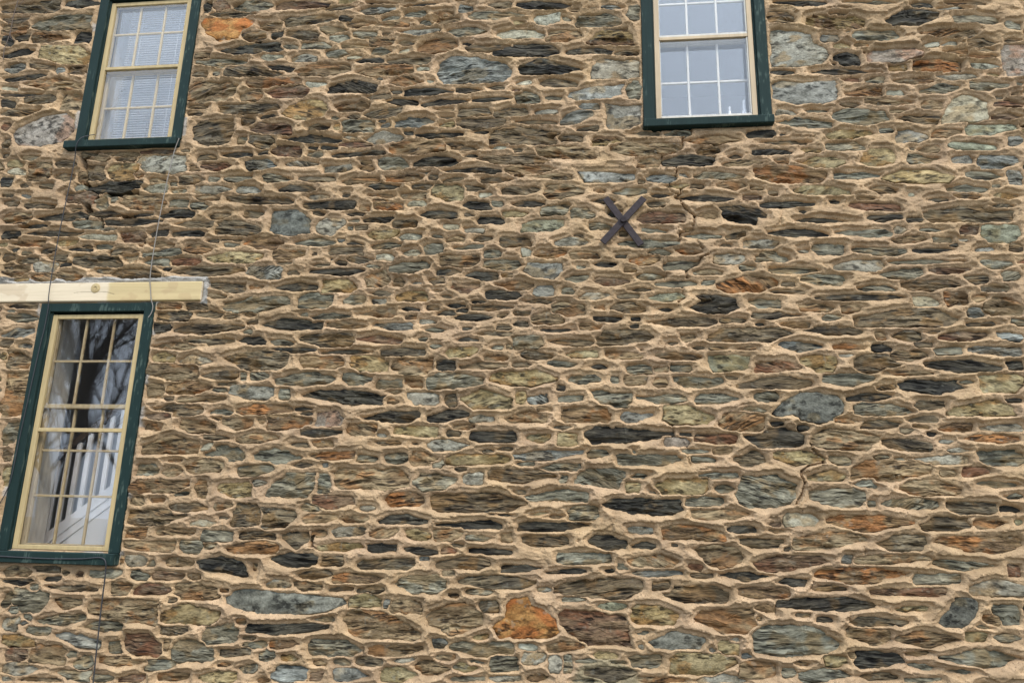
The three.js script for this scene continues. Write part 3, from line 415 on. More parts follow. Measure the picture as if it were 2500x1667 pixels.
// ---------------------------------------------------------------- stone meshes
function stoneGeometry(s, idx) {
  srand(1000 + idx);
  const P = s.pts, n = P.length, kind = ALIAS[s.c] || s.c, ti = KEYS.indexOf(kind), cs = Math.cos(s.rot), sn = Math.sin(s.rot);
  const flat = 'LlwepsOGy'.includes(s.c) ? 1 : 0, face = s.face = rr(-0.020, -0.008) + Math.min(0.010, s.area * 0.2), lean = 0, turn = 0;
  const rough = (flat ? 0.4 : 1.1) * clamp(s.h * 0.15, 0.006, 0.018), beds = rr(22, 38), ph = rnd() * 100;
  const rings = [[1.0, 0, 0.012], [1.0, 0, 0], [0.93, 0, 0], [0.76, 0, 0], [0.55, 0, 0], [0.28, 0, 0]];
  const planes = []; for (let i = 0, k = flat ? 2 : 3; i < k; i++) planes.push([i ? rr(0, 0.006) : 0, rr(-1, 1) * 0.022 / Math.max(0.08, s.w / 2), rr(-1, 0.8) * 0.014 / Math.max(0.025, s.h / 2)]);
  const bed = rr(-0.13, 0.13) + (rnd() < 0.08 ? rr(-0.6, 0.6) : 0), bc = Math.cos(bed), bs = Math.sin(bed), tsc = PPM * rr(0.8, 1.35) * Math.min(1, 0.8 / (s.w + 0.1)), flip = rnd() < 0.5 ? -1 : 1;
  const pos = [], uv = [], col = [], ind = [];
  const ou = rr(8, Math.max(9, TILE - 8 - (s.w + 0.06) * PPM)) + s.w / 2 * PPM, ov = rr(8, Math.max(9, TILE - 8 - (s.h + 0.1) * PPM)) + s.h / 2 * PPM + 10;
  const br = s.c === 'G' ? 1.3 : s.c === 'N' ? 1.15 : s.c === 'D' ? 0.7 : 1, tone = br * rr(0.82, 1.18), warm = rr(-0.04, 0.05), T = [tone * (1 + warm), tone, tone * (1 - warm)];
  const height = (u0, v0) => { // split, bedded face: a few cleft planes, ledges along the bedding
    const u = u0 * bc + v0 * bs, v = v0 * bc - u0 * bs, y2 = v + 0.014 * (vn(u * 9 + ph, v * 9) - 0.5), k = y2 * beds + 1.6 * vn(v * 21 + ph, 7.5) + ph, fr = k - Math.floor(k), ledge = (vn(Math.floor(k) * 3.7 + ph, u * 6 + ph) - 0.5) * 2;
    let pl = 1; for (const q of planes) pl = Math.min(pl, q[0] + q[1] * u0 + q[2] * v0);
    return pl + rough * (ledge * (0.6 + 0.4 * fr) + 1.3 * (vn(u * 15 + ph, v * 28 + ph) - 0.5));
  };
  const add = (x, y, z) => { pos.push(x, y, z); const u1 = (x - s.x) * cs + (y - s.y) * sn, v1 = -(x - s.x) * sn + (y - s.y) * cs, u = (u1 * bc + v1 * bs) * flip, v = v1 * bc - u1 * bs; uv.push(((ti & 3) * TILE + clamp(ou + u * tsc, 3, TILE - 3)) / ATL, ((ti >> 2) * TILE + clamp(ov + v * tsc, 3, TILE - 3)) / ATL); col.push(T[0], T[1], T[2]); };
  rings.forEach(([sc, zz, out], ri) => {
    for (let i = 0; i < n; i++) {
      const dx = P[i][0] - s.x, dy = P[i][1] - s.y, L = Math.hypot(dx, dy) || 1, x = s.x + dx * sc + dx / L * out, y = s.y + dy * sc + dy / L * out;
      const u = (x - s.x) * cs + (y - s.y) * sn, v = -(x - s.x) * sn + (y - s.y) * cs;
      const z = ri === 0 ? -0.06 : face + height(u, v) + (ri === 1 ? -0.004 : ri === 2 ? -0.002 : 0);
      add(x, y, z);
    }
  });
  add(s.x, s.y, face + height(0, 0));
  for (let r = 0; r < rings.length - 1; r++) for (let i = 0; i < n; i++) { const a = r * n + i, b = r * n + (i + 1) % n, c = a + n, d = b + n; ind.push(a, b, d, a, d, c); }
  const last = (rings.length - 1) * n, cc = rings.length * n; for (let i = 0; i < n; i++) ind.push(last + i, last + (i + 1) % n, cc);
  let A = 0; for (let i = 0; i < n; i++) { const u = P[i], v = P[(i + 1) % n]; A += u[0] * v[1] - v[0] * u[1]; }
  if (A < 0) for (let i = 0; i < ind.length; i += 3) { const t = ind[i + 1]; ind[i + 1] = ind[i + 2]; ind[i + 2] = t; }
  const g = new THREE.BufferGeometry();
  g.setAttribute('position', new THREE.Float32BufferAttribute(pos, 3)); g.setAttribute('uv', new THREE.Float32BufferAttribute(uv, 2)); g.setAttribute('color', new THREE.Float32BufferAttribute(col, 3)); g.setIndex(ind);
  if (flat) { g.computeVertexNormals(); return g.toNonIndexed(); }
  const h = g.toNonIndexed(); h.computeVertexNormals(); return h;
}
const house = thing('stone_house', 'rubble stone house wall with raised tan mortar joints and green framed windows', 'house');
{
  const inView = s => { const t = (s.y - 0.5) / 5.5; return s.y > 0.35 && s.y < 6.25 && s.x > mix(-4.4, -5.6, t) && s.x < mix(2.75, 3.5, t); };
  const order = stones.map((s, i) => [s, i]).sort((a, b) => (inView(b[0]) - inView(a[0])) || b[0].area - a[0].area), rest = [];
  order.forEach(([s, i], k) => { const g = stoneGeometry(s, i); if (k < 300) mesh('stone', g, stoneMat, house); else rest.push(g); });
  const m = mesh('smaller_stones', mergeGeometries(rest), stoneMat, house); m.userData.kind = 'stuff';
}

// ---------------------------------------------------------------- mortar: a sheet with ridges between the stones
{
  const CR = [ // open cracks: half width, depth, then x, y in metres
    [0.007, 0.05, 0.807, 4.663, 0.801, 4.605, 0.740, 4.586, 0.731, 4.502, 0.677, 4.461, 0.574, 4.436, 0.571, 4.379, 0.588, 4.350, 0.683, 4.333, 0.682, 4.297, 0.675, 4.255, 0.623, 4.224, 0.630, 4.182],
    [0.006, 0.025, 0.617, 4.159, 0.649, 4.107, 0.690, 4.096, 0.713, 4.147],
    [0.0065, 0.05, 0.713, 4.142, 0.706, 4.101, 0.665, 4.074, 0.710, 4.050, 0.713, 4.008, 0.777, 3.942, 0.809, 3.910, 0.792, 3.793, 0.692, 3.774, 0.693, 3.727, 0.652, 3.675],
    [0.005, 0.02, 0.553, 3.659, 0.567, 3.587, 0.552, 3.490, 0.584, 3.446, 0.562, 3.389],
    [0.006, 0.025, 0.860, 3.639, 0.818, 3.707],
    [0.0065, 0.05, 0.895, 3.594, 0.845, 3.573, 0.827, 3.538, 0.727, 3.461, 0.733, 3.408],
    [0.006, 0.03, 0.694, 3.331, 0.707, 3.249, 0.666, 3.219, 0.663, 3.185],
    [0.005, 0.02, 0.560, 2.891, 0.546, 2.833],
    [0.005, 0.02, 0.600, 2.758, 0.586, 2.692],
    [0.006, 0.025, 0.585, 2.289, 0.599, 2.234, 0.590, 2.195, 0.683, 2.188, 0.712, 2.165, 0.688, 2.126, 0.686, 2.071, 0.707, 2.002],
    [0.0065, 0.05, 1.550, 2.166, 1.561, 2.124, 1.616, 2.068, 1.632, 2.030, 1.523, 2.006, 1.469, 1.968, 1.462, 1.930, 1.489, 1.889, 1.465, 1.811, 1.420, 1.743],
    [0.006, 0.025, 2.328, 2.025, 2.335, 1.959],
    [0.006, 0.025, 2.492, 2.459, 2.478, 2.366],
    [0.005, 0.02, 1.869, 2.573, 1.868, 2.526],
    [0.005, 0.02, 2.350, 1.805, 2.363, 1.769, 2.331, 1.725],
    [0.007, 0.03, 1.764, 1.408, 1.744, 1.336],
    [0.006, 0.025, 1.503, 1.298, 1.502, 1.231, 1.481, 1.188],
    [0.006, 0.03, 1.242, 1.069, 1.236, 0.999],
    [0.006, 0.025, 1.847, 1.467, 1.850, 1.428],
    [0.006, 0.025, 1.721, 1.037, 1.699, 0.934],
    [0.006, 0.02, -3.439, 0.723, -3.434, 0.663, -3.346, 0.592],
    [0.007, 0.03, -3.176, 0.951, -3.152, 0.816],
    [0.007, 0.03, -2.062, 1.482, -2.048, 1.382, -2.013, 1.352],
    [0.007, 0.03, -1.733, 0.991, -1.738, 0.954],
    [0.007, 0.03, -1.611, 0.697, -1.604, 0.654],
    [0.03, 0.15, -4.417, 4.596, -4.411, 4.533, -4.357, 4.429, -4.367, 4.398, -4.358, 4.347, -4.322, 4.284, -4.246, 4.251],
    [0.036, 0.16, -4.257, 4.262, -4.259, 4.211, -4.307, 4.141, -4.281, 4.080],
    [0.024, 0.13, -4.127, 4.233, -4.021, 4.230, -3.863, 4.240],
    [0.016, 0.1, -4.280, 4.070, -4.286, 4.020],
    [0.016, 0.1, -3.969, 4.032, -3.840, 4.029],
    [0.016, 0.1, -4.159, 4.007, -4.131, 3.931],
    [0.009, 0.04, -3.739, 3.849, -3.731, 3.780],
    [0.016, 0.1, -4.879, 3.948, -4.841, 3.963],
    [0.01, 0.05, -4.041, 4.541, -3.926, 4.579],
    [0.016, 0.1, -4.407, 4.595, -4.291, 4.638],
    [0.008, 0.04, -4.559, 5.526, -4.542, 5.424],
    [0.016, 0.1, -4.323, 0.595, -4.117, 0.618],
    [0.008, 0.03, 0.224, 3.975, 0.250, 3.965],
    [0.012, 0.04, 0.803, 4.653, 0.683, 4.668, 0.511, 4.665],
  ];
  const segs = []; for (const c of CR) for (let i = 2; i + 3 < c.length; i += 2) segs.push([c[0], c[1], c[i], c[i + 1], c[i + 2], c[i + 3]]);
  const segCell = new Map(); for (const s of segs) for (let i = Math.floor((Math.min(s[2], s[4]) - 0.05) / BS); i <= Math.floor((Math.max(s[2], s[4]) + 0.05) / BS); i++) for (let j = Math.floor((Math.min(s[3], s[5]) - 0.05) / BS); j <= Math.floor((Math.max(s[3], s[5]) + 0.05) / BS); j++) { const k = bkey(i, j); if (!segCell.has(k)) segCell.set(k, []); segCell.get(k).push(s); }
  const FX0 = -5.95, FX1 = 3.75, FY0 = 0.2, FY1 = 6.6; // fine where it can be seen from near the photograph's place, coarser further out
  const sheet = (x0, x1, y0, y1, dx, dy, hole) => {
  const nx = Math.round((x1 - x0) / dx), ny = Math.round((y1 - y0) / dy), N = (nx + 1) * (ny + 1), Z = new Float32Array(N), drop = new Uint8Array(N); dx = (x1 - x0) / nx; dy = (y1 - y0) / ny;
  for (let j = 0; j <= ny; j++) for (let i = 0; i <= nx; i++) {
    const x = x0 + i * dx, y = y0 + j * dy, k = j * (nx + 1) + i, bk = bkey(Math.floor(x / BS), Math.floor(y / BS));
    let d1 = 0.09, d2 = 0.09, frame = 1, s1 = null, s2 = null;
    for (const s of bucket.get(bk) || []) { const b = s.b; if (Math.max(b[0] - x, x - b[1], b[2] - y, y - b[3]) > d2 - 0.09) continue; const d = sdPoly(s.pts, x, y); if (d < d1) { d2 = d1; s2 = s1; d1 = d; s1 = s; } else if (d < d2) { d2 = d; s2 = s; } if (d1 < -0.03) break; }
    for (const r of RECTS) { const d = rectSdf(r, x, y); frame = Math.min(frame, d); if (d < d1) { d2 = d1; s2 = s1; d1 = d; s1 = null; } else if (d < d2) { d2 = d; s2 = null; } }
    const e1 = 0.009 * (vn(x * 48 + 11, y * 66 + 3) - 0.5) + 0.012 * (vn(x * 15 + 31, y * 24) - 0.5) + 0.012 * (vn(x * 3 + 81, y * 6) - 0.55); if (frame > 0.02) { d1 += e1; d2 = Math.max(d2 + e1, d1); }
    if (d1 < -0.024) { drop[k] = 1; Z[k] = -0.05; continue; }
    let z; const nz = vn(x * 2.1, y * 2.3 + 40), zE = -0.012 + 0.006 * (vn(x * 5 + 9, y * 9) - 0.5) + (s1 ? 0.7 * (s1.face + 0.012) : 0) + 0.002;
    if (d1 > 0) { // a struck ridge runs along each joint, a little nearer to the upper stone; its edges stand proud of the stone
      const dm = (d1 + d2) / 2, up = s1 && s2 ? clamp((s1.y - s2.y) / (0.35 * (s1.h + s2.h)), -1, 1) : 0, cr = 0.5 - 0.15 * up, f = d1 / (d1 + d2 + 1e-6);
      const r = clamp(Math.max(f < cr ? f / cr : 1 - (f - cr) / (1 - cr), d1 > 0.03 ? 1 : 0), 0, 1), amp = Math.min(0.025, 0.9 * dm + 0.004) * (0.55 + 0.8 * nz) * mix(0.45, 1, Math.abs(up));
      const ledge = Math.pow(r, 0.75), under = r < 0.78 ? 0.6 * r / 0.78 : 0.6 + 0.4 * (r - 0.78) / 0.22, onTop = (up > 0 && f < cr) || (up < 0 && f > cr); // weather-struck: a ledge that sheds water, a crisp lower arris
      z = zE + amp * mix(r, onTop ? ledge : under, Math.min(1, Math.abs(up) * 1.3)) + 0.003 * sstep(0.85, 1, r);
      z += Math.min(1, d1 / 0.012) * (0.013 * (fbm(x * 8, y * 20, 3) - 0.5) + 0.004 * (vn(x * 38, y * 66) - 0.5));
    } else z = zE + d1 * 2.2;
    z += 0.004 * (vn(x * 44 + 5, y * 68) - 0.5);
    for (const s of segCell.get(bk) || []) {
      const ex = s[4] - s[2], ey = s[5] - s[3], t = clamp(((x - s[2]) * ex + (y - s[3]) * ey) / (ex * ex + ey * ey), 0, 1), d = Math.hypot(x - s[2] - ex * t, y - s[3] - ey * t) + 0.003 * (vn(x * 60, y * 60) - 0.5);
      if (d < s[0]) z = Math.min(z, z - s[1] * (1 - 0.6 * d / s[0]));
    }
    for (const h of HOLES) { const q = Math.hypot((x - h[0]) / h[2], (y - h[1]) / h[3]) + 0.3 * (vn(x * 40, y * 40) - 0.5); if (q < 1.05) z = Math.min(z, -0.02 - 0.13 * sstep(1.05, 0.75, q)); }
    Z[k] = frame < 0 ? Math.min(z, -0.004 + frame) : z;
    if (frame < -0.012) drop[k] = 1;
  }
  const map = new Int32Array(N).fill(-1), pos = [], col = [], uv = [], ind = [];
  const vtx = k => {
    if (map[k] >= 0) return map[k];
    const i = k % (nx + 1), j = (k - i) / (nx + 1), jx = 0.25 * dx * (LAT[(k * 31) & 65535] - 0.5), x = x0 + i * dx + jx, y = y0 + j * dy;
    map[k] = pos.length / 3; pos.push(x, y, Z[k]); uv.push(x, y);
    // the mixes differ: sandy tan, a greyer buff low down in the middle where an older repair shows, lime white round the beam
    const t = 0.84 + 0.3 * fbm(x * 1.3 + 5, y * 2.2, 3) + 0.12 * (vn(x * 9, y * 14) - 0.5), pale = fbm(x * 3, y * 5 + 20, 3); let r = 0.52 * t, g = 0.358 * t, b = (0.208 + 0.03 * (pale - 0.5)) * t;
    const old = sstep(0.02, -0.03, Math.hypot((x - 0.10) / 1.0, (y - 0.5) / 0.85) - 0.24 + 0.05 * (vn(x * 9, y * 9) - 0.5)); r = mix(r, 0.33, old); g = mix(g, 0.27, old); b = mix(b, 0.165, old);
    const lime = Math.max(sstep(0.0, 0.012, 0.036 - Math.abs(rectSdf(RECTS[6], x, y) - 0.022) + 0.02 * (vn(x * 12, y * 12) - 0.62)) * (y > 3.40 || x > -3.16 ? 1 : 0), 0.8 * sstep(0.62, 0.7, vn(x * 8 + 3, y * 11)) * sstep(0.05, 0.02, Math.min(rectSdf(RECTS[0], x, y), rectSdf(RECTS[4], x, y))));
    r = mix(r, 0.46, lime); g = mix(g, 0.43, lime); b = mix(b, 0.38, lime); col.push(r, g, b); return map[k];
  };
  for (let j = 0; j < ny; j++) for (let i = 0; i < nx; i++) {
    const a = j * (nx + 1) + i, b = a + 1, c = a + nx + 1, d = c + 1; if (drop[a] && drop[b] && drop[c] && drop[d]) continue;
    const A = vtx(a), B = vtx(b), C = vtx(c), D = vtx(d); if ((i + j) & 1) ind.push(A, B, D, A, D, C); else ind.push(A, B, C, B, D, C);
  }
  const g = new THREE.BufferGeometry();
  g.setAttribute('position', new THREE.Float32BufferAttribute(pos, 3)); g.setAttribute('uv', new THREE.Float32BufferAttribute(uv, 2)); g.setAttribute('color', new THREE.Float32BufferAttribute(col, 3)); g.setIndex(ind); g.computeVertexNormals();
  return g;
  };
  const parts = [sheet(FX0, FX1, FY0, FY1, 0.0093, 0.0059), sheet(X0, FX0, Y0, Y1, 0.02, 0.014), sheet(FX1, X1, Y0, Y1, 0.02, 0.014), sheet(FX0, FX1, FY1, Y1, 0.02, 0.014), sheet(FX0, FX1, Y0, FY0, 0.02, 0.014)];
  const g = mergeGeometries(parts);
  console.log('mortar triangles', g.index.count / 3);
  const sand = texture(512, 512, (u, v) => { const f = fbw(u, v, 8, 10, 4, 1), w = LAT[(u * 512 * 613 + v * 512 * 7919) & 65535], sp = w > 0.985 ? 22 : w < 0.02 ? -60 : 0, pit = sstep(0.84, 0.9, vnw(u, v, 110, 130, 13)) * 70 * sstep(0.4, 0.6, f), fleck = sstep(0.88, 0.93, vnw(u, v, 128, 128, 17)) * 30, k = 218 + (f - 0.5) * 80 + (w - 0.5) * 34 + sp - pit + fleck; return [k, k, k]; }, true, 1.45, 1.45);
  const grit = texture(512, 512, (u, v) => { const k = 255 * (0.45 * fbw(u, v, 12, 22, 4, 5) + 0.3 * fbw(u, v, 64, 64, 2, 9) + 0.25 * LAT[(u * 512 * 331 + v * 512 * 5077) & 65535]); return [k, k, k]; }, false, 1.45, 1.45);
  const mat = new THREE.MeshPhysicalMaterial({ specularIntensity: 0.3, vertexColors: true, map: sand, bumpMap: grit, bumpScale: 0.012, roughness: 0.95 }); mat.name = 'sandy mortar';
  mesh('mortar', g, mat, house);
}

// ---------------------------------------------------------------- paint, glass and other materials
const D = 5.324, deep = (x, y, z) => [x * (1 + z / D), 1.6 + (y - 1.6) * (1 + z / D)]; // measured on the wall face -> true place a little deeper
function paint(name, rgb, wear, chip, rough = 0.55) {
  const c = rgb.map(lin), w = wear.map(lin);
  const map = texture(512, 512, (u, v) => { const f = fbw(u, v, 40, 4, 3, 2), g = fbw(u, v, 8, 10, 4, 4), fine = fbw(u, v, 128, 16, 2, 7), m = sstep(0.6, 0.72, g * 0.6 + fine * 0.4) * chip, k = 0.8 + 0.28 * f + 0.14 * (fine - 0.5) + 0.1 * (g - 0.5); return c.map((a, i) => enc(mix(a * k, w[i], m))); }, true);
  const bump = texture(512, 512, (u, v) => { const k = 255 * (0.5 * fbw(u, v, 96, 6, 3, 2) + 0.5 * fbw(u, v, 10, 10, 4, 8)); return [k, k, k]; }, false);
  const m = new THREE.MeshPhysicalMaterial({ map, bumpMap: bump, bumpScale: 0.003, roughness: rough, specularIntensity: 0.5 }); m.name = name; return m;
}
const green = paint('dark green paint', [17, 38, 35], [70, 84, 76], 0.6, 0.8);
const cream = paint('cream paint', [172, 152, 110], [128, 106, 74], 0.3, 0.55);
const beige = paint('beige enamel', [176, 156, 126], [150, 130, 100], 0.1, 0.45);
const whitep = paint('white paint', [188, 184, 174], [150, 140, 120], 0.2, 0.5);
const dryPaint = paint('dry sash paint', [160, 142, 108], [108, 86, 60], 0.6, 0.7);
const plaster = new THREE.MeshStandardMaterial({ color: new THREE.Color().setRGB(0.55, 0.56, 0.56), roughness: 0.95 });
const floorWood = new THREE.MeshStandardMaterial({ color: new THREE.Color().setRGB(0.16, 0.10, 0.06), roughness: 0.6 });
const glass = new THREE.MeshPhysicalMaterial({ color: 0xffffff, transmission: 1, thickness: 0, roughness: 0.0, ior: 1.5, metalness: 0 });
const stormGlass = new THREE.MeshPhysicalMaterial({ color: 0xffffff, transmission: 1, thickness: 0, roughness: 0.0, ior: 1.52, metalness: 0 });
const iron = new THREE.MeshPhysicalMaterial({ specularIntensity: 0.5, color: new THREE.Color().setRGB(0.034, 0.026, 0.027), roughness: 0.7, metalness: 0.2, bumpMap: texture(256, 256, (u, v) => { const k = 255 * fbw(u, v, 12, 12, 4, 3); return [k, k, k]; }, false, 3, 3), bumpScale: 0.004 });
const wireBlack = new THREE.MeshStandardMaterial({ color: new THREE.Color().setRGB(0.02, 0.02, 0.022), roughness: 0.6 });
const wireGrey = new THREE.MeshStandardMaterial({ color: new THREE.Color().setRGB(0.2, 0.18, 0.155), roughness: 0.8 });

// ---------------------------------------------------------------- core of the wall, rooms behind it
const stoneCore = new THREE.MeshStandardMaterial({ color: new THREE.Color().setRGB(0.5, 0.36, 0.23), roughness: 1 });
{
  const sh = new THREE.Shape([[X0, Y0], [X1, Y0], [X1, Y1], [X0, Y1]].map(p => new THREE.Vector2(...p)));
  for (const k of Object.keys(WIN)) { const w = WIN[k]; sh.holes.push(new THREE.Path([[w.x0 + 0.02, w.y0 - 0.03], [w.x0 + 0.02, w.y1], [w.x1 - 0.02, w.y1], [w.x1 - 0.02, w.y0 - 0.03]].map(p => new THREE.Vector2(...p)))); }
  const g = new THREE.ExtrudeGeometry(sh, { depth: 0.26, bevelEnabled: false }); g.translate(0, 0, -0.42); mesh('wall_core', g, stoneCore, house);
}
function room(x0, x1, y0, y1, zb, wallMat) {
  const t = 0.1; // butted slabs
  mesh('interior_floor', box(x0, x1, y0 - t, y0, zb, -0.421), floorWood, house); mesh('interior_ceiling', box(x0, x1, y1, y1 + t, zb, -0.421), plaster, house);
  mesh('interior_wall', box(x0 - t, x0 - 0.001, y0 - t, y1 + t, zb, -0.421), wallMat, house); mesh('interior_wall', box(x1 + 0.001, x1 + t, y0 - t, y1 + t, zb, -0.421), wallMat, house);
  mesh('interior_wall', box(x0 - t, x1 + t, y0 - t, y1 + t, zb - t, zb - 0.001), wallMat, house);
}
room(-6.2, -2.4, 4.1, 6.95, -3.2, plaster); room(-0.7, 2.7, 4.1, 6.95, -3.2, plaster); room(-6.2, -2.4, 0.5, 3.75, -3.2, plaster);

// ---------------------------------------------------------------- sash windows with storm frames
function sashWindow(w, o) {
  const g = new THREE.Group(); g.name = 'window'; house.add(g); if (o.label) g.userData.label = o.label;
  const F = 0.006, cw = 0.086, p = (n, a, m) => mesh(n, a, m, g);
  p('jamb', box(w.x0, w.x0 + cw, w.y0, w.y1, -0.15, F), green); p('jamb', box(w.x1 - cw, w.x1, w.y0, w.y1, -0.15, F), green);
  p('head', box(w.x0 + cw, w.x1 - cw, w.y1 - 0.07, w.y1, -0.15, F - 0.002), green);
  p('inner_stop', box(w.x0 + cw, w.x0 + cw + 0.014, w.y0, w.y1 - 0.07, -0.15, -0.014), green); p('inner_stop', box(w.x1 - cw - 0.014, w.x1 - cw, w.y0, w.y1 - 0.07, -0.15, -0.014), green);
  const s = mesh('sill', box(...o.sill, -0.15, 0.052, 0.008), green, g); s.geometry.rotateX(0);
  for (const [xa, xb] of [[w.x0 + 0.021, w.x0 + 0.046], [w.x1 - 0.046, w.x1 - 0.021]]) p('reveal_lining', box(xa, xb, w.y0 - 0.02, w.y1 - 0.03, -0.425, -0.152), whitep); // painted boards inside the wall's thickness
  p('reveal_lining', box(w.x0 + 0.046, w.x1 - 0.046, w.y1 - 0.03, w.y1 - 0.004, -0.425, -0.152), whitep);
  // storm frame
  const sx0 = w.x0 + cw + 0.016, sx1 = w.x1 - cw - 0.016, sy0 = w.y0 + 0.012, sy1 = w.y1 - 0.09, sw = 0.042, Z0 = -0.05, Z1 = -0.022, rail = deep(0, w.rail, 0.035)[1];
  const rs = o.stormRail ? deep(0, o.stormRail, 0.03)[1] : rail;
  p('storm_stile', box(sx0, sx0 + sw, sy0, sy1, Z0, Z1), o.storm); p('storm_stile', box(sx1 - sw, sx1, sy0, sy1, Z0, Z1), o.storm);
  p('storm_rail', box(sx0 + sw, sx1 - sw, sy0, sy0 + 0.032, Z0, Z1 - 0.002), o.storm); p('storm_rail', box(sx0 + sw, sx1 - sw, sy1 - 0.036, sy1, Z0, Z1 - 0.002), o.storm);
  p('storm_rail', box(sx0 + sw, sx1 - sw, rs - 0.015, rs + 0.015, Z0, Z1 - 0.002), o.storm);
  if (o.trim) for (const [ya, yb] of [[sy0 + 0.032, rs - 0.015], [rs + 0.015, sy1 - 0.036]]) { // light metal edge round each storm light
    p('storm_trim', box(sx0 + sw, sx1 - sw, ya, ya + 0.02, Z0 + 0.004, Z1 - 0.008, 0.003), whitep); p('storm_trim', box(sx1 - sw - 0.012, sx1 - sw, ya + 0.02, yb, Z0 + 0.004, Z1 - 0.008, 0.003), whitep); p('storm_trim', box(sx0 + sw, sx0 + sw + 0.008, ya + 0.02, yb, Z0 + 0.004, Z1 - 0.008, 0.003), whitep);
  }
  p('storm_pane', box(sx0 + sw - 0.006, sx1 - sw + 0.006, rs + 0.01, sy1 - 0.03, -0.037, -0.034, 0.001), stormGlass); p('storm_pane', box(sx0 + sw - 0.006, sx1 - sw + 0.006, sy0 + 0.026, rs - 0.01, -0.042, -0.039, 0.001), stormGlass);
  // sashes: upper in front, lower behind
  const mx = (w.x0 + w.x1) / 2, hw = 0.392, mw = 0.0095;
  const sash = (ya, yb, z0, z1, munt, bot, top) => {
    const xa = mx - hw, xb = mx + hw, st = 0.036;
    p('sash_stile', box(xa, xa + st, ya, yb, z0, z1), o.sash); p('sash_stile', box(xb - st, xb, ya, yb, z0, z1), o.sash);
    p('sash_rail', box(xa + st, xb - st, ya, ya + bot, z0, z1 - 0.002), o.sash); p('sash_rail', box(xa + st, xb - st, yb - top, yb, z0, z1 - 0.002), o.sash);
    munt.sort((a, b) => a - b); const gy = [ya + bot, ...munt, yb - top], gx = [xa + st, mx - 0.122, mx + 0.122, xb - st];
    for (const x of [gx[1], gx[2]]) p('muntin', box(x - mw, x + mw, ya + bot, yb - top, z0 + 0.005, z1 - 0.006, 0.005), o.sash);
    for (const y of munt) for (let i = 0; i < 3; i++) p('muntin', box(gx[i] + (i ? mw : 0), gx[i + 1] - (i < 2 ? mw : 0), y - mw, y + mw, z0 + 0.005, z1 - 0.008, 0.005), o.sash);
    for (let i = 0; i < 3; i++) for (let j = 0; j < gy.length - 1; j++) p('pane', box(gx[i] + (i ? mw - 0.003 : -0.004), gx[i + 1] - (i < 2 ? mw - 0.003 : -0.004), gy[j] + (j ? mw - 0.003 : -0.004), gy[j + 1] - (j < gy.length - 2 ? mw - 0.003 : -0.004), (z0 + z1) / 2 - 0.0015, (z0 + z1) / 2 + 0.0015, 0.0007), glass);
  };
  const up = o.up.map(v => deep(0, v, 0.07)[1]), lo = o.lo.map(v => deep(0, v, 0.105)[1]);
  sash(rail - 0.022, sy1 + 0.005, -0.088, -0.056, up, 0.034, 0.03); sash(w.y0 + 0.004, rail + 0.012, -0.124, -0.09, lo, 0.05, 0.034);
  return g;
}
sashWindow(WIN.upperLeft, { sill: [-4.59, -3.54, 4.664, 4.734], storm: cream, sash: cream, up: [5.812], lo: [5.058], label: 'window with closed white blinds and a cream storm frame' });
sashWindow(WIN.upperRight, { sill: [0.43, 1.447, 4.668, 4.737], storm: beige, sash: whitep, up: [5.824], lo: [5.075], trim: true, label: 'window mirroring pale sky with glass bottles on its sill' });
sashWindow(WIN.lower, { sill: [-4.62, -3.548, 1.194, 1.279], storm: cream, sash: dryPaint, up: [2.762], lo: [2.044, 1.695], stormRail: 2.207, label: 'tall window with a white stair railing behind the glass' });

// ---------------------------------------------------------------- painted timber beam above the lower window
{
  const g0 = new RoundedBoxGeometry(LINTEL.x1 - LINTEL.x0, LINTEL.y1 - LINTEL.y0, 0.2, 3, 0.012); g0.translate((LINTEL.x0 + LINTEL.x1) / 2, (LINTEL.y0 + LINTEL.y1) / 2, -0.088); metreUv(g0);
  const split = (u, v) => { const y = v * 22 + 1.6 * vnw(u, v, 5, 3, 4) + 0.35 * vnw(u, v, 40, 12, 2), k = Math.floor(y), f = y - k, on = vnw(u, (k % 22) / 22, 9, 22, 6) > 0.74; return on && f < 0.05 + 0.05 * vnw(u, v, 20, 22, 7) ? 1 : 0; }; // drying cracks along the grain
  const beamMap = texture(1024, 512, (u, v) => { // two coats: the older paler one left bare towards one end, with a ragged edge
    const f = fbw(u, v, 6, 60, 4, 3), g = fbw(u, v, 24, 8, 4, 6), m = sstep(0.458, 0.468, u + 0.03 * (g - 0.5)), fl = sstep(0.62, 0.7, fbw(u, v, 30, 20, 3, 9)) * 0.5, k = (0.9 + 0.2 * f) * (split(u, v) ? 0.75 : 1), c = [mix(196, 178, m), mix(180, 158, m), mix(152, 114, m)]; return c.map((q, i) => enc(mix(lin(q), lin([150, 122, 86][i]), fl * 0.6) * k)); }, true, 0.25, 0.5);
  beamMap.offset.set(0.45, 0);
  const beamBump = texture(1024, 512, (u, v) => { const k = 255 * clamp(0.35 + 0.4 * fbw(u, v, 6, 60, 4, 3) - 0.2 * split(u, v) + 0.2 * fbw(u, v, 40, 16, 3, 1), 0, 1); return [k, k, k]; }, false, 0.25, 0.5); beamBump.offset.set(0.45, 0);
  const b = mesh('lintel', g0, new THREE.MeshStandardMaterial({ map: beamMap, bumpMap: beamBump, bumpScale: 0.007, roughness: 0.7 }), house); b.userData.label = 'cream painted timber beam over the tall window';
  const ring = new THREE.LatheGeometry([[0, 0.003], [0.012, 0.003], [0.014, 0.008], [0.018, 0.006], [0.036, 0.005], [0.04, 0.003], [0.041, 0]].map(p => new THREE.Vector2(...p)), 28); ring.rotateX(Math.PI / 2); ring.translate(-4.085, 3.382, 0.012);
  mesh('washer', ring, cream, b);
}

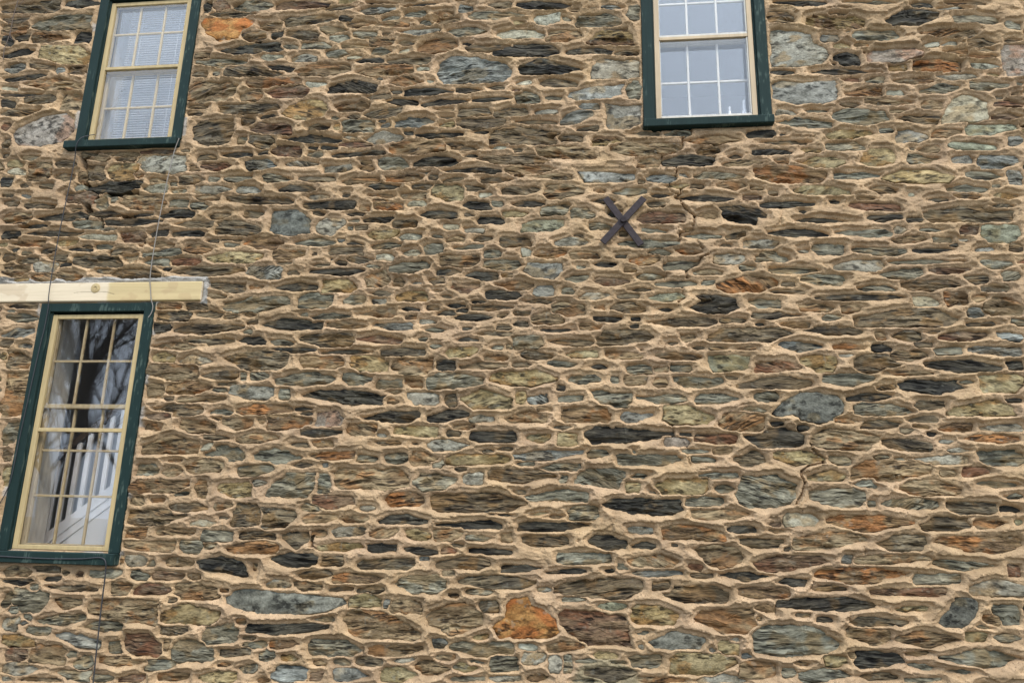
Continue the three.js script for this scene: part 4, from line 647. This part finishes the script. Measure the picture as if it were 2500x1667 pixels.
// ---------------------------------------------------------------- iron wall anchor
{
  const a = thing('wall_anchor', 'dark iron cross-shaped wall anchor bolted to the stone wall', 'wall anchor');
  a.position.set(0.257, 3.873, 0);
  const strap = (p, q, z) => { const L = Math.hypot(q[0] - p[0], q[1] - p[1]), g = new RoundedBoxGeometry(L, 0.053, 0.014, 2, 0.003); g.rotateZ(Math.atan2(q[1] - p[1], q[0] - p[0])); g.translate((p[0] + q[0]) / 2 - 0.257, (p[1] + q[1]) / 2 - 3.873, z); return metreUv(g); };
  mesh('strap', strap([0.120, 4.072], [0.392, 3.672], 0.019), iron, a); mesh('strap', strap([0.421, 4.057], [0.096, 3.692], 0.034), iron, a);
  const bolt = new THREE.CylinderGeometry(0.024, 0.026, 0.022, 6); bolt.rotateX(Math.PI / 2); bolt.translate(0, 0, 0.051); mesh('bolt', bolt, iron, a);
  const rod = new THREE.CylinderGeometry(0.012, 0.012, 0.1, 12); rod.rotateX(Math.PI / 2); rod.translate(0, 0, -0.02); mesh('rod', rod, iron, a);
}

// ---------------------------------------------------------------- cables and a dry vine on the wall
function cable(pts, r, mat, label, name = 'cable') {
  const curve = new THREE.CatmullRomCurve3(pts.map(p => new THREE.Vector3(...p)), false, 'centripetal'), o = mesh(name, new THREE.TubeGeometry(curve, pts.length * 12, r, 7), mat, scene);
  o.userData = { label, category: 'cable' }; return o;
}
cable([[-4.345, 4.81, 0.0], [-4.39, 4.79, 0.02], [-4.425, 4.745, 0.058], [-4.45, 4.68, 0.062], [-4.467, 4.58, 0.034], [-4.468, 4.464, 0.032], [-4.488, 3.855, 0.03], [-4.486, 3.464, 0.03], [-4.478, 3.30, 0.03], [-4.474, 3.225, 0.02], [-4.48, 3.05, 0.012], [-4.491, 2.883, 0.012], [-4.52, 2.2, 0.012], [-4.539, 1.758, 0.014], [-4.585, 1.59, 0.03], [-4.66, 1.3, 0.03]], 0.0036, wireBlack, 'thin black cable hanging from the blind-covered window down the green jamb below');
cable([[-3.52, 4.72, 0.04], [-3.543, 4.638, 0.036], [-3.568, 4.44, 0.034], [-3.602, 3.875, 0.032], [-3.607, 3.45, 0.024], [-3.596, 3.38, 0.018], [-3.572, 3.273, 0.019], [-3.553, 3.217, 0.014], [-3.56, 3.16, 0.012], [-3.58, 3.125, 0.012]], 0.0038, wireGrey, 'grey cable running down the stones and over the painted beam');
cable([[-4.62, 1.243, 0.058], [-4.3, 1.235, 0.058], [-4.057, 1.232, 0.058], [-3.8, 1.238, 0.058], [-3.63, 1.247, 0.058], [-3.6, 1.22, 0.06], [-3.597, 1.16, 0.05], [-3.598, 0.914, 0.036], [-3.586, 0.6, 0.034], [-3.572, 0.3, 0.034], [-3.568, 0.02, 0.034]], 0.0048, wireBlack, 'black cable along the green sill of the tall window and down the wall');
{
  const v = thing('dry_vine', 'thin leafless dry vine stem clinging to the stones', 'vine'), m = new THREE.MeshStandardMaterial({ color: new THREE.Color().setRGB(0.10, 0.075, 0.06), roughness: 0.9 });
  const stem = (p, r) => mesh('stem', new THREE.TubeGeometry(new THREE.CatmullRomCurve3(p.map(q => new THREE.Vector3(...q))), 24, r, 5), m, v);
  stem([[-5.33, 6.5, 0.03], [-5.34, 6.256, 0.03], [-5.35, 6.078, 0.034], [-5.353, 5.879, 0.03], [-5.372, 5.694, 0.032], [-5.365, 5.6, 0.03]], 0.0035);
  stem([[-5.35, 6.06, 0.034], [-5.385, 6.01, 0.03], [-5.39, 5.97, 0.03]], 0.0022); stem([[-5.353, 5.88, 0.03], [-5.33, 5.82, 0.03], [-5.28, 5.79, 0.03]], 0.0022); stem([[-5.345, 6.15, 0.03], [-5.30, 6.2, 0.03], [-5.26, 6.3, 0.03], [-5.2, 6.33, 0.03]], 0.0022);
  stem([[-5.37, 5.72, 0.03], [-5.42, 5.73, 0.03], [-5.46, 5.70, 0.03]], 0.002);
}

// ---------------------------------------------------------------- things behind the glass
{
  const b = thing('window_blind', 'white horizontal slat blind behind the upper window with cream storm frame', 'blind'), m = new THREE.MeshPhysicalMaterial({ color: new THREE.Color().setRGB(0.8, 0.81, 0.81), roughness: 0.5, transmission: 0.3, thickness: 0 });
  const xa = -4.33, xb = -3.70, z = -0.2, sl = []; for (let y = 4.86; y < 6.2; y += 0.0245) { const g = new RoundedBoxGeometry(xb - xa, 0.0025, 0.025, 1, 0.001); g.rotateX(0.27); g.translate((xa + xb) / 2, y, z); sl.push(g); }
  const s = mesh('slats', mergeGeometries(sl), m, b); s.userData.kind = 'stuff';
  mesh('bottom_rail', box(xa, xb, 4.825, 4.845, z - 0.012, z + 0.012), m, b); mesh('head_rail', box(xa, xb, 6.205, 6.24, z - 0.02, z + 0.02), m, b);
  for (const x of [-4.2, -3.83]) mesh('ladder_cord', new THREE.CylinderGeometry(0.0015, 0.0015, 1.36, 6).translate(x, 5.53, z + 0.016), m, b);
}
{
  const stool = mesh('window_stool', box(0.483, 1.396, 4.735, 4.765, -0.42, -0.151), whitep, house), bm = new THREE.MeshPhysicalMaterial({ color: new THREE.Color().setRGB(0.85, 0.85, 0.85), roughness: 0.18, transmission: 0.35, thickness: 0 });
  const bottle = (x, h, r, label) => { const pr = [[0, 0], [r, 0], [r * 1.02, h * 0.04], [r * 0.86, h * 0.3], [r * 0.5, h * 0.62], [r * 0.28, h * 0.78], [r * 0.26, h * 0.84], [r * 0.4, h * 0.87], [r * 0.3, h * 0.9]].map(p => new THREE.Vector2(...p));
    const t = thing('glass_bottle', label, 'bottle', 'bottles on the window sill'); t.position.set(x, 4.765, -0.2); mesh('body', new THREE.LatheGeometry(pr, 28), bm, t); mesh('stopper', new THREE.SphereGeometry(r * 0.34, 16, 12).translate(0, h * 0.95, 0), bm, t); };
  bottle(1.158, 0.2, 0.036, 'shorter pale cone-shaped glass bottle on the window sill'); bottle(1.275, 0.265, 0.034, 'taller pale cone-shaped glass bottle on the window sill beside the jamb'); bottle(0.838, 0.2, 0.022, 'slim pale glass bottle half behind a glazing bar');
}
{
  const st = thing('staircase', 'white stair railing with balusters and panelled side behind tall window', 'staircase'), m = new THREE.MeshStandardMaterial({ color: new THREE.Color().setRGB(0.72, 0.72, 0.71), roughness: 0.5 }), dk = new THREE.MeshStandardMaterial({ color: new THREE.Color().setRGB(0.05, 0.035, 0.025), roughness: 0.4 });
  const Z = 0.62, xa = -4.36, xb = -3.42, lo = x => 1.36 + 0.78 * (x + 4.22), hi = x => 1.97 + 0.86 * (x + 4.195); // measured on the wall face, pushed back by Z
  const P = (x, y) => deep(x, y, Z);
  const sh = new THREE.Shape([P(xa, lo(xa)), P(xa, lo(xa) - 1.0), P(xb, lo(xa) - 1.0), P(xb, lo(xb))].map(p => new THREE.Vector2(...p)));
  mesh('side_panel', new THREE.ExtrudeGeometry(sh, { depth: 0.05, bevelEnabled: false }).translate(0, 0, -Z - 0.025), m, st);
  const bar = (a, b, w, d, mat, nm, zo = 0) => { const L = Math.hypot(b[0] - a[0], b[1] - a[1]), g = new RoundedBoxGeometry(L, w, d, 2, 0.006); g.rotateZ(Math.atan2(b[1] - a[1], b[0] - a[0])); g.translate((a[0] + b[0]) / 2, (a[1] + b[1]) / 2, -Z + zo); mesh(nm, g, mat, st); };
  bar(P(xa, lo(xa) - 0.09), P(xb, lo(xb) - 0.09), 0.02, 0.02, m, 'moulding', 0.03); bar(P(xa, lo(xa) - 0.17), P(xb, lo(xb) - 0.17), 0.014, 0.02, m, 'moulding', 0.03);
  bar(P(xa, hi(xa)), P(xb, hi(xb)), 0.055, 0.06, dk, 'handrail');
  for (let x = xa + 0.03; x < xb - 0.02; x += 0.082) { const b = P(x, lo(x) - 0.01), t = P(x, hi(x)); mesh('baluster', box(b[0] - 0.02, b[0] + 0.02, b[1], t[1] - 0.03, -Z - 0.015, -Z + 0.015, 0.006), m, st); }
}

// ---------------------------------------------------------------- ground in front of the house; bare trees that the panes mirror
{
  const g = new THREE.PlaneGeometry(240, 240); g.rotateX(-Math.PI / 2);
  const t = texture(512, 512, (u, v) => { const f = fbw(u, v, 6, 6, 5, 3), w = LAT[(u * 512 * 97 + v * 512 * 5413) & 65535], k = 0.75 + 0.4 * f + 0.25 * (w - 0.5); return [enc(0.17 * k), enc(0.155 * k), enc(0.12 * k)]; }, true, 60, 60);
  const o = mesh('ground', g, new THREE.MeshStandardMaterial({ map: t, roughness: 1 }), scene); o.userData = { kind: 'structure', label: 'gravelly ground in front of the house', category: 'ground' };
}
function bareTree(x, z, h, r, seed, label) {
  srand(seed); const t = thing('bare_tree', label, 'tree', 'bare trees across from the house'); t.position.set(x, 0, z);
  const bark = new THREE.MeshStandardMaterial({ color: new THREE.Color().setRGB(0.055, 0.048, 0.042), roughness: 1 }), trunk = [], limbs = [];
  const up = new THREE.Vector3(0, 1, 0);
  const seg = (a, b, r0, r1, list) => { const d = b.clone().sub(a), L = d.length(), g = new THREE.CylinderGeometry(r1, r0, L, r0 > 0.05 ? 9 : 5, 1, true); g.translate(0, L / 2, 0); g.applyQuaternion(new THREE.Quaternion().setFromUnitVectors(up, d.normalize())); g.translate(a.x, a.y, a.z); list.push(g); };
  const grow = (p, dir, len, rad, lv) => {
    const n = 3; let a = p.clone(), d = dir.clone(), r0 = rad;
    for (let i = 0; i < n; i++) { d.add(new THREE.Vector3(rr(-1, 1), rr(-0.3, 0.7), rr(-1, 1)).multiplyScalar(0.16)).normalize(); const b = a.clone().addScaledVector(d, len / n), r1 = r0 * 0.84; seg(a, b, r0, r1, lv === 0 ? trunk : limbs); a = b; r0 = r1;
      if (lv > 0 || i > 0) if (lv < 5) { const k = lv < 2 ? 2 : 1; for (let q = 0; q < k; q++) { const nd = d.clone().add(new THREE.Vector3(rr(-1, 1), rr(-0.1, 0.6), rr(-1, 1)).multiplyScalar(0.85)).normalize(); grow(a, nd, len * rr(0.55, 0.78), r0 * rr(0.38, 0.52), lv + 1); } } }
    if (lv < 5) grow(a, d, len * 0.7, r0 * 0.8, lv + 1);
  };
  grow(new THREE.Vector3(0, 0, 0), up.clone(), h * 0.34, r, 0);
  mesh('trunk', mergeGeometries(trunk), bark, t); mesh('branches', mergeGeometries(limbs), bark, t); return t;
}
const treeA = bareTree(-12.3, 10.5, 10.5, 0.22, 5, 'bare tree standing opposite the tall window, foremost of the row'), treeB = bareTree(-16.0, 15.5, 17, 0.3, 11, 'bare tree behind the foremost one across the yard'), treeC = bareTree(-9.6, 14.0, 11, 0.2, 23, 'slender bare tree nearest the middle of the yard');
[[treeB, -13.4, 19, 4.0], [treeA, -21, 17, 1.3], [treeC, -14.8, 13.2, 0.8], [treeC, -17.5, 20, 2.2], [treeA, -24, 22, 5.1], [treeC, -19.5, 16.2, 0.8], [treeB, -28, 27, 3.3]].forEach(([t, x, z, turn]) => {
  const c = t.clone(); c.name = numbered('bare_tree'); c.position.set(x, 0, z); c.rotation.y = turn; c.userData = { label: 'bare tree in the far row across the yard', category: 'tree', group: 'bare trees in the far row across the yard' }; scene.add(c);
});

renderer.render(scene, camera);
